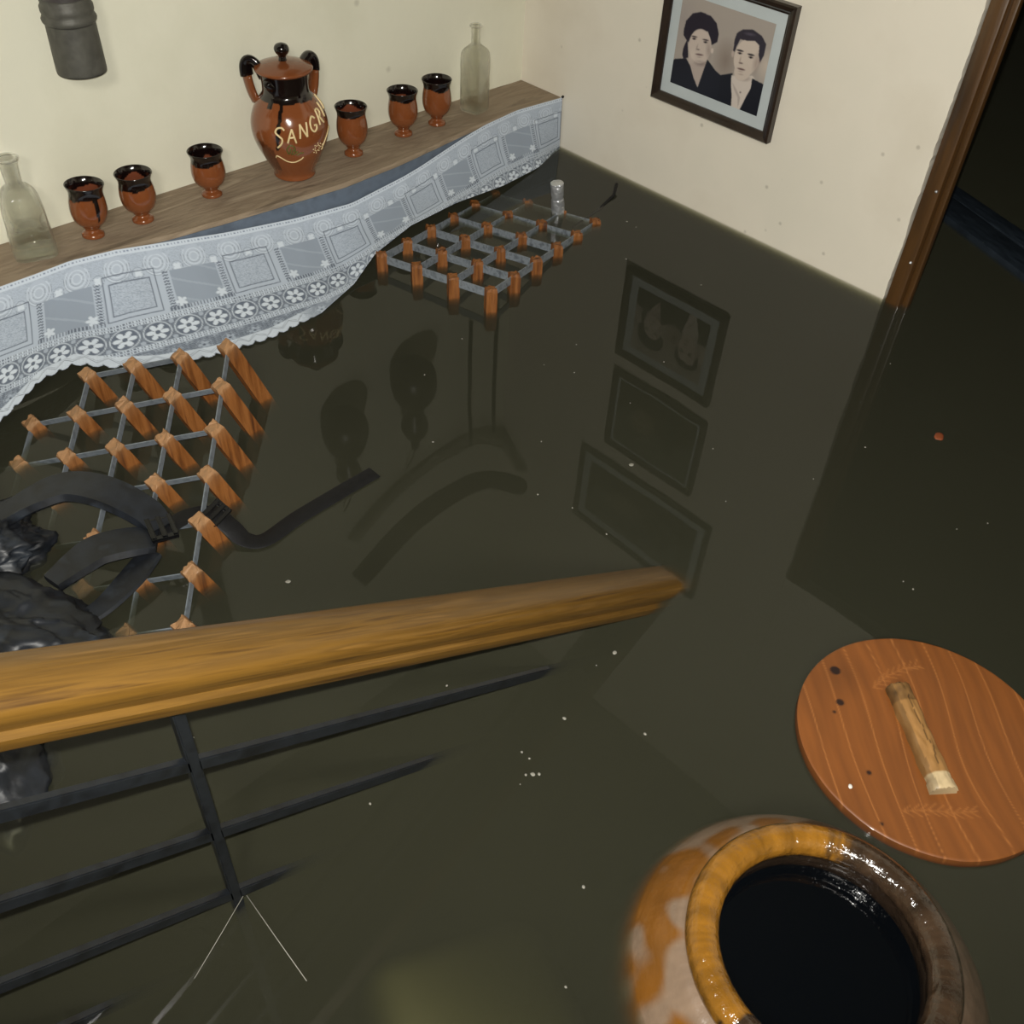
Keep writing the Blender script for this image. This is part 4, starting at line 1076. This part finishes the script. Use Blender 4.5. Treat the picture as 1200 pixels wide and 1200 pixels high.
def chip(name, loc, sx, sy, sz, rz, m_, label, cat, group=None):
    bm = bmesh.new(); bmesh.ops.create_icosphere(bm, subdivisions=2, radius=1.0)
    for v in bm.verts:
        k = 1+.35*noise.noise(v.co*1.7+Vector((loc[0]*50, loc[1]*50, 0)))
        v.co = Vector((v.co.x*sx*k, v.co.y*sy*k, v.co.z*sz))
    o = frombm(name, bm, m_, smooth=True, label=label, cat=cat, group=group); o.location = loc; o.rotation_euler = (0, 0, rz)
    return o
chip('paint_chip', (LX-.158, LY+.035, .0145), .004, .003, .0012, .5, M_paper, 'tiny white chip lying on the round wooden lid', 'chip')
chip('foam_scrap', (LX-.146, LY-.110, .002), .032, .009, .004, math.radians(-50), M_paper, 'white foam scrap poking out from under the lower edge of the wooden lid', 'scrap')
chip('dead_leaf', (-0.387, -1.637, .002), .014, .010, .002, .3, mat('leaf_brown', (130, 66, 34), .6), 'small reddish brown leaf floating alone in front of the doorway', 'leaf')
chip('wall_nail', (-0.004, -0.176, 0.145), .004, .004, .004, 0, M_web, 'small black nail at the corner where the lace meets the side wall', 'nail')

# pale basin just below the surface by the stairs
bm = bmesh.new(); add_box(bm, (-0.135, -0.15, -0.22), (0.135, 0.15, 0.0), 0.055, None, 6)
bs = frombm('sunken_box', bm, mat('pale_plastic', (214, 208, 190), .5), smooth=True, sharp=40, label='pale rounded plastic box lying faintly visible under the murky water left of the clay vat', cat='box')
bs.location = (-1.815, -1.835, -0.046); bs.rotation_euler = (math.radians(-6), math.radians(9), math.radians(-21.7))

# planks drifting in the dark room
M_plank = noisy(mat('wet_dark_plank', rough=0.4), [(26, 32, 38), (44, 52, 60)], scale=(3, 14, 3), nscale=6)
for (cx, cy, L2, W2, rz, lab) in ((0.60, -1.24, .36, .030, 67, 'farther of the two wet planks drifting in the dark room behind the doorway'), (0.49, -1.29, .36, .045, 65, 'nearer of the two wet planks drifting in the dark room behind the doorway')):
    o = box('floating_plank', (-L2, -W2, -0.012), (L2, W2, 0.012), M_plank, bev=.003, label=lab, cat='plank', group='planks floating beyond the doorway'); o.location = (cx, cy, 0.003); o.rotation_euler = (0, 0, math.radians(rz))

# threads and crumbs on the surface
V, F = tube_vf([(-2.051, -1.561, .002), (-2.00, -1.54, .010), (-1.955, -1.522, .02)], .0005, 6); mesh('cobweb_thread', V, F, M_speck, label='left of two fine pale threads stretched from the iron baluster at the waterline', cat='thread')
V, F = tube_vf([(-1.950, -1.520, .012), (-1.952, -1.59, .004), (-1.954, -1.654, .001)], .0006, 6); mesh('cobweb_thread', V, F, M_speck, label='right of two fine pale threads stretched from the iron baluster at the waterline', cat='thread')
rs = random.Random(11)
spots = [(-1.60, -1.10, .005), (-0.934, -1.281, .0055), (-1.30, -1.567, .0045), (-1.552, -1.636, .004), (-1.545, -1.642, .003), (-1.56, -1.63, .0025), (-1.25, -1.45, .003), (-1.45, -1.60, .0035), (-1.38, -1.70, .003), (-1.62, -1.80, .003), (-1.66, -1.86, .0035), (-0.72, -0.93, .002), (-0.80, -1.0, .002), (-0.62, -1.1, .002), (-0.35, -0.75, .003), (-0.9, -0.75, .002), (-1.05, -0.8, .002), (-1.18, -0.98, .0025), (-1.3, -1.05, .002), (-0.55, -0.6, .002), (-0.3, -0.95, .0025), (-0.2, -0.62, .0035)]
for _ in range(34): spots.append((rs.uniform(-1.9, -0.2), rs.uniform(-1.95, -0.65), rs.uniform(.0012, .0024)))
m0 = None
for k, (x, y, s_) in enumerate(spots):
    if math.hypot(x-JX, y-JY) < .27 or math.hypot(x-LX, y-LY) < .22 or (x < -1.2 and y > -1.1): continue
    if m0 is None:
        m0 = chip('floating_crumb', (x, y, .001), s_, s_*.75, .0012, rs.uniform(0, 6), M_speck, 'tiny pale crumb of debris floating on the open water', 'debris', 'crumbs scattered on the water'); base_s = s_
    else:
        o = m0.copy(); COL.objects.link(o); o.location = (x, y, .001); o.rotation_euler = (0, 0, rs.uniform(0, 6)); o.scale = (s_/base_s, s_/base_s, 1)
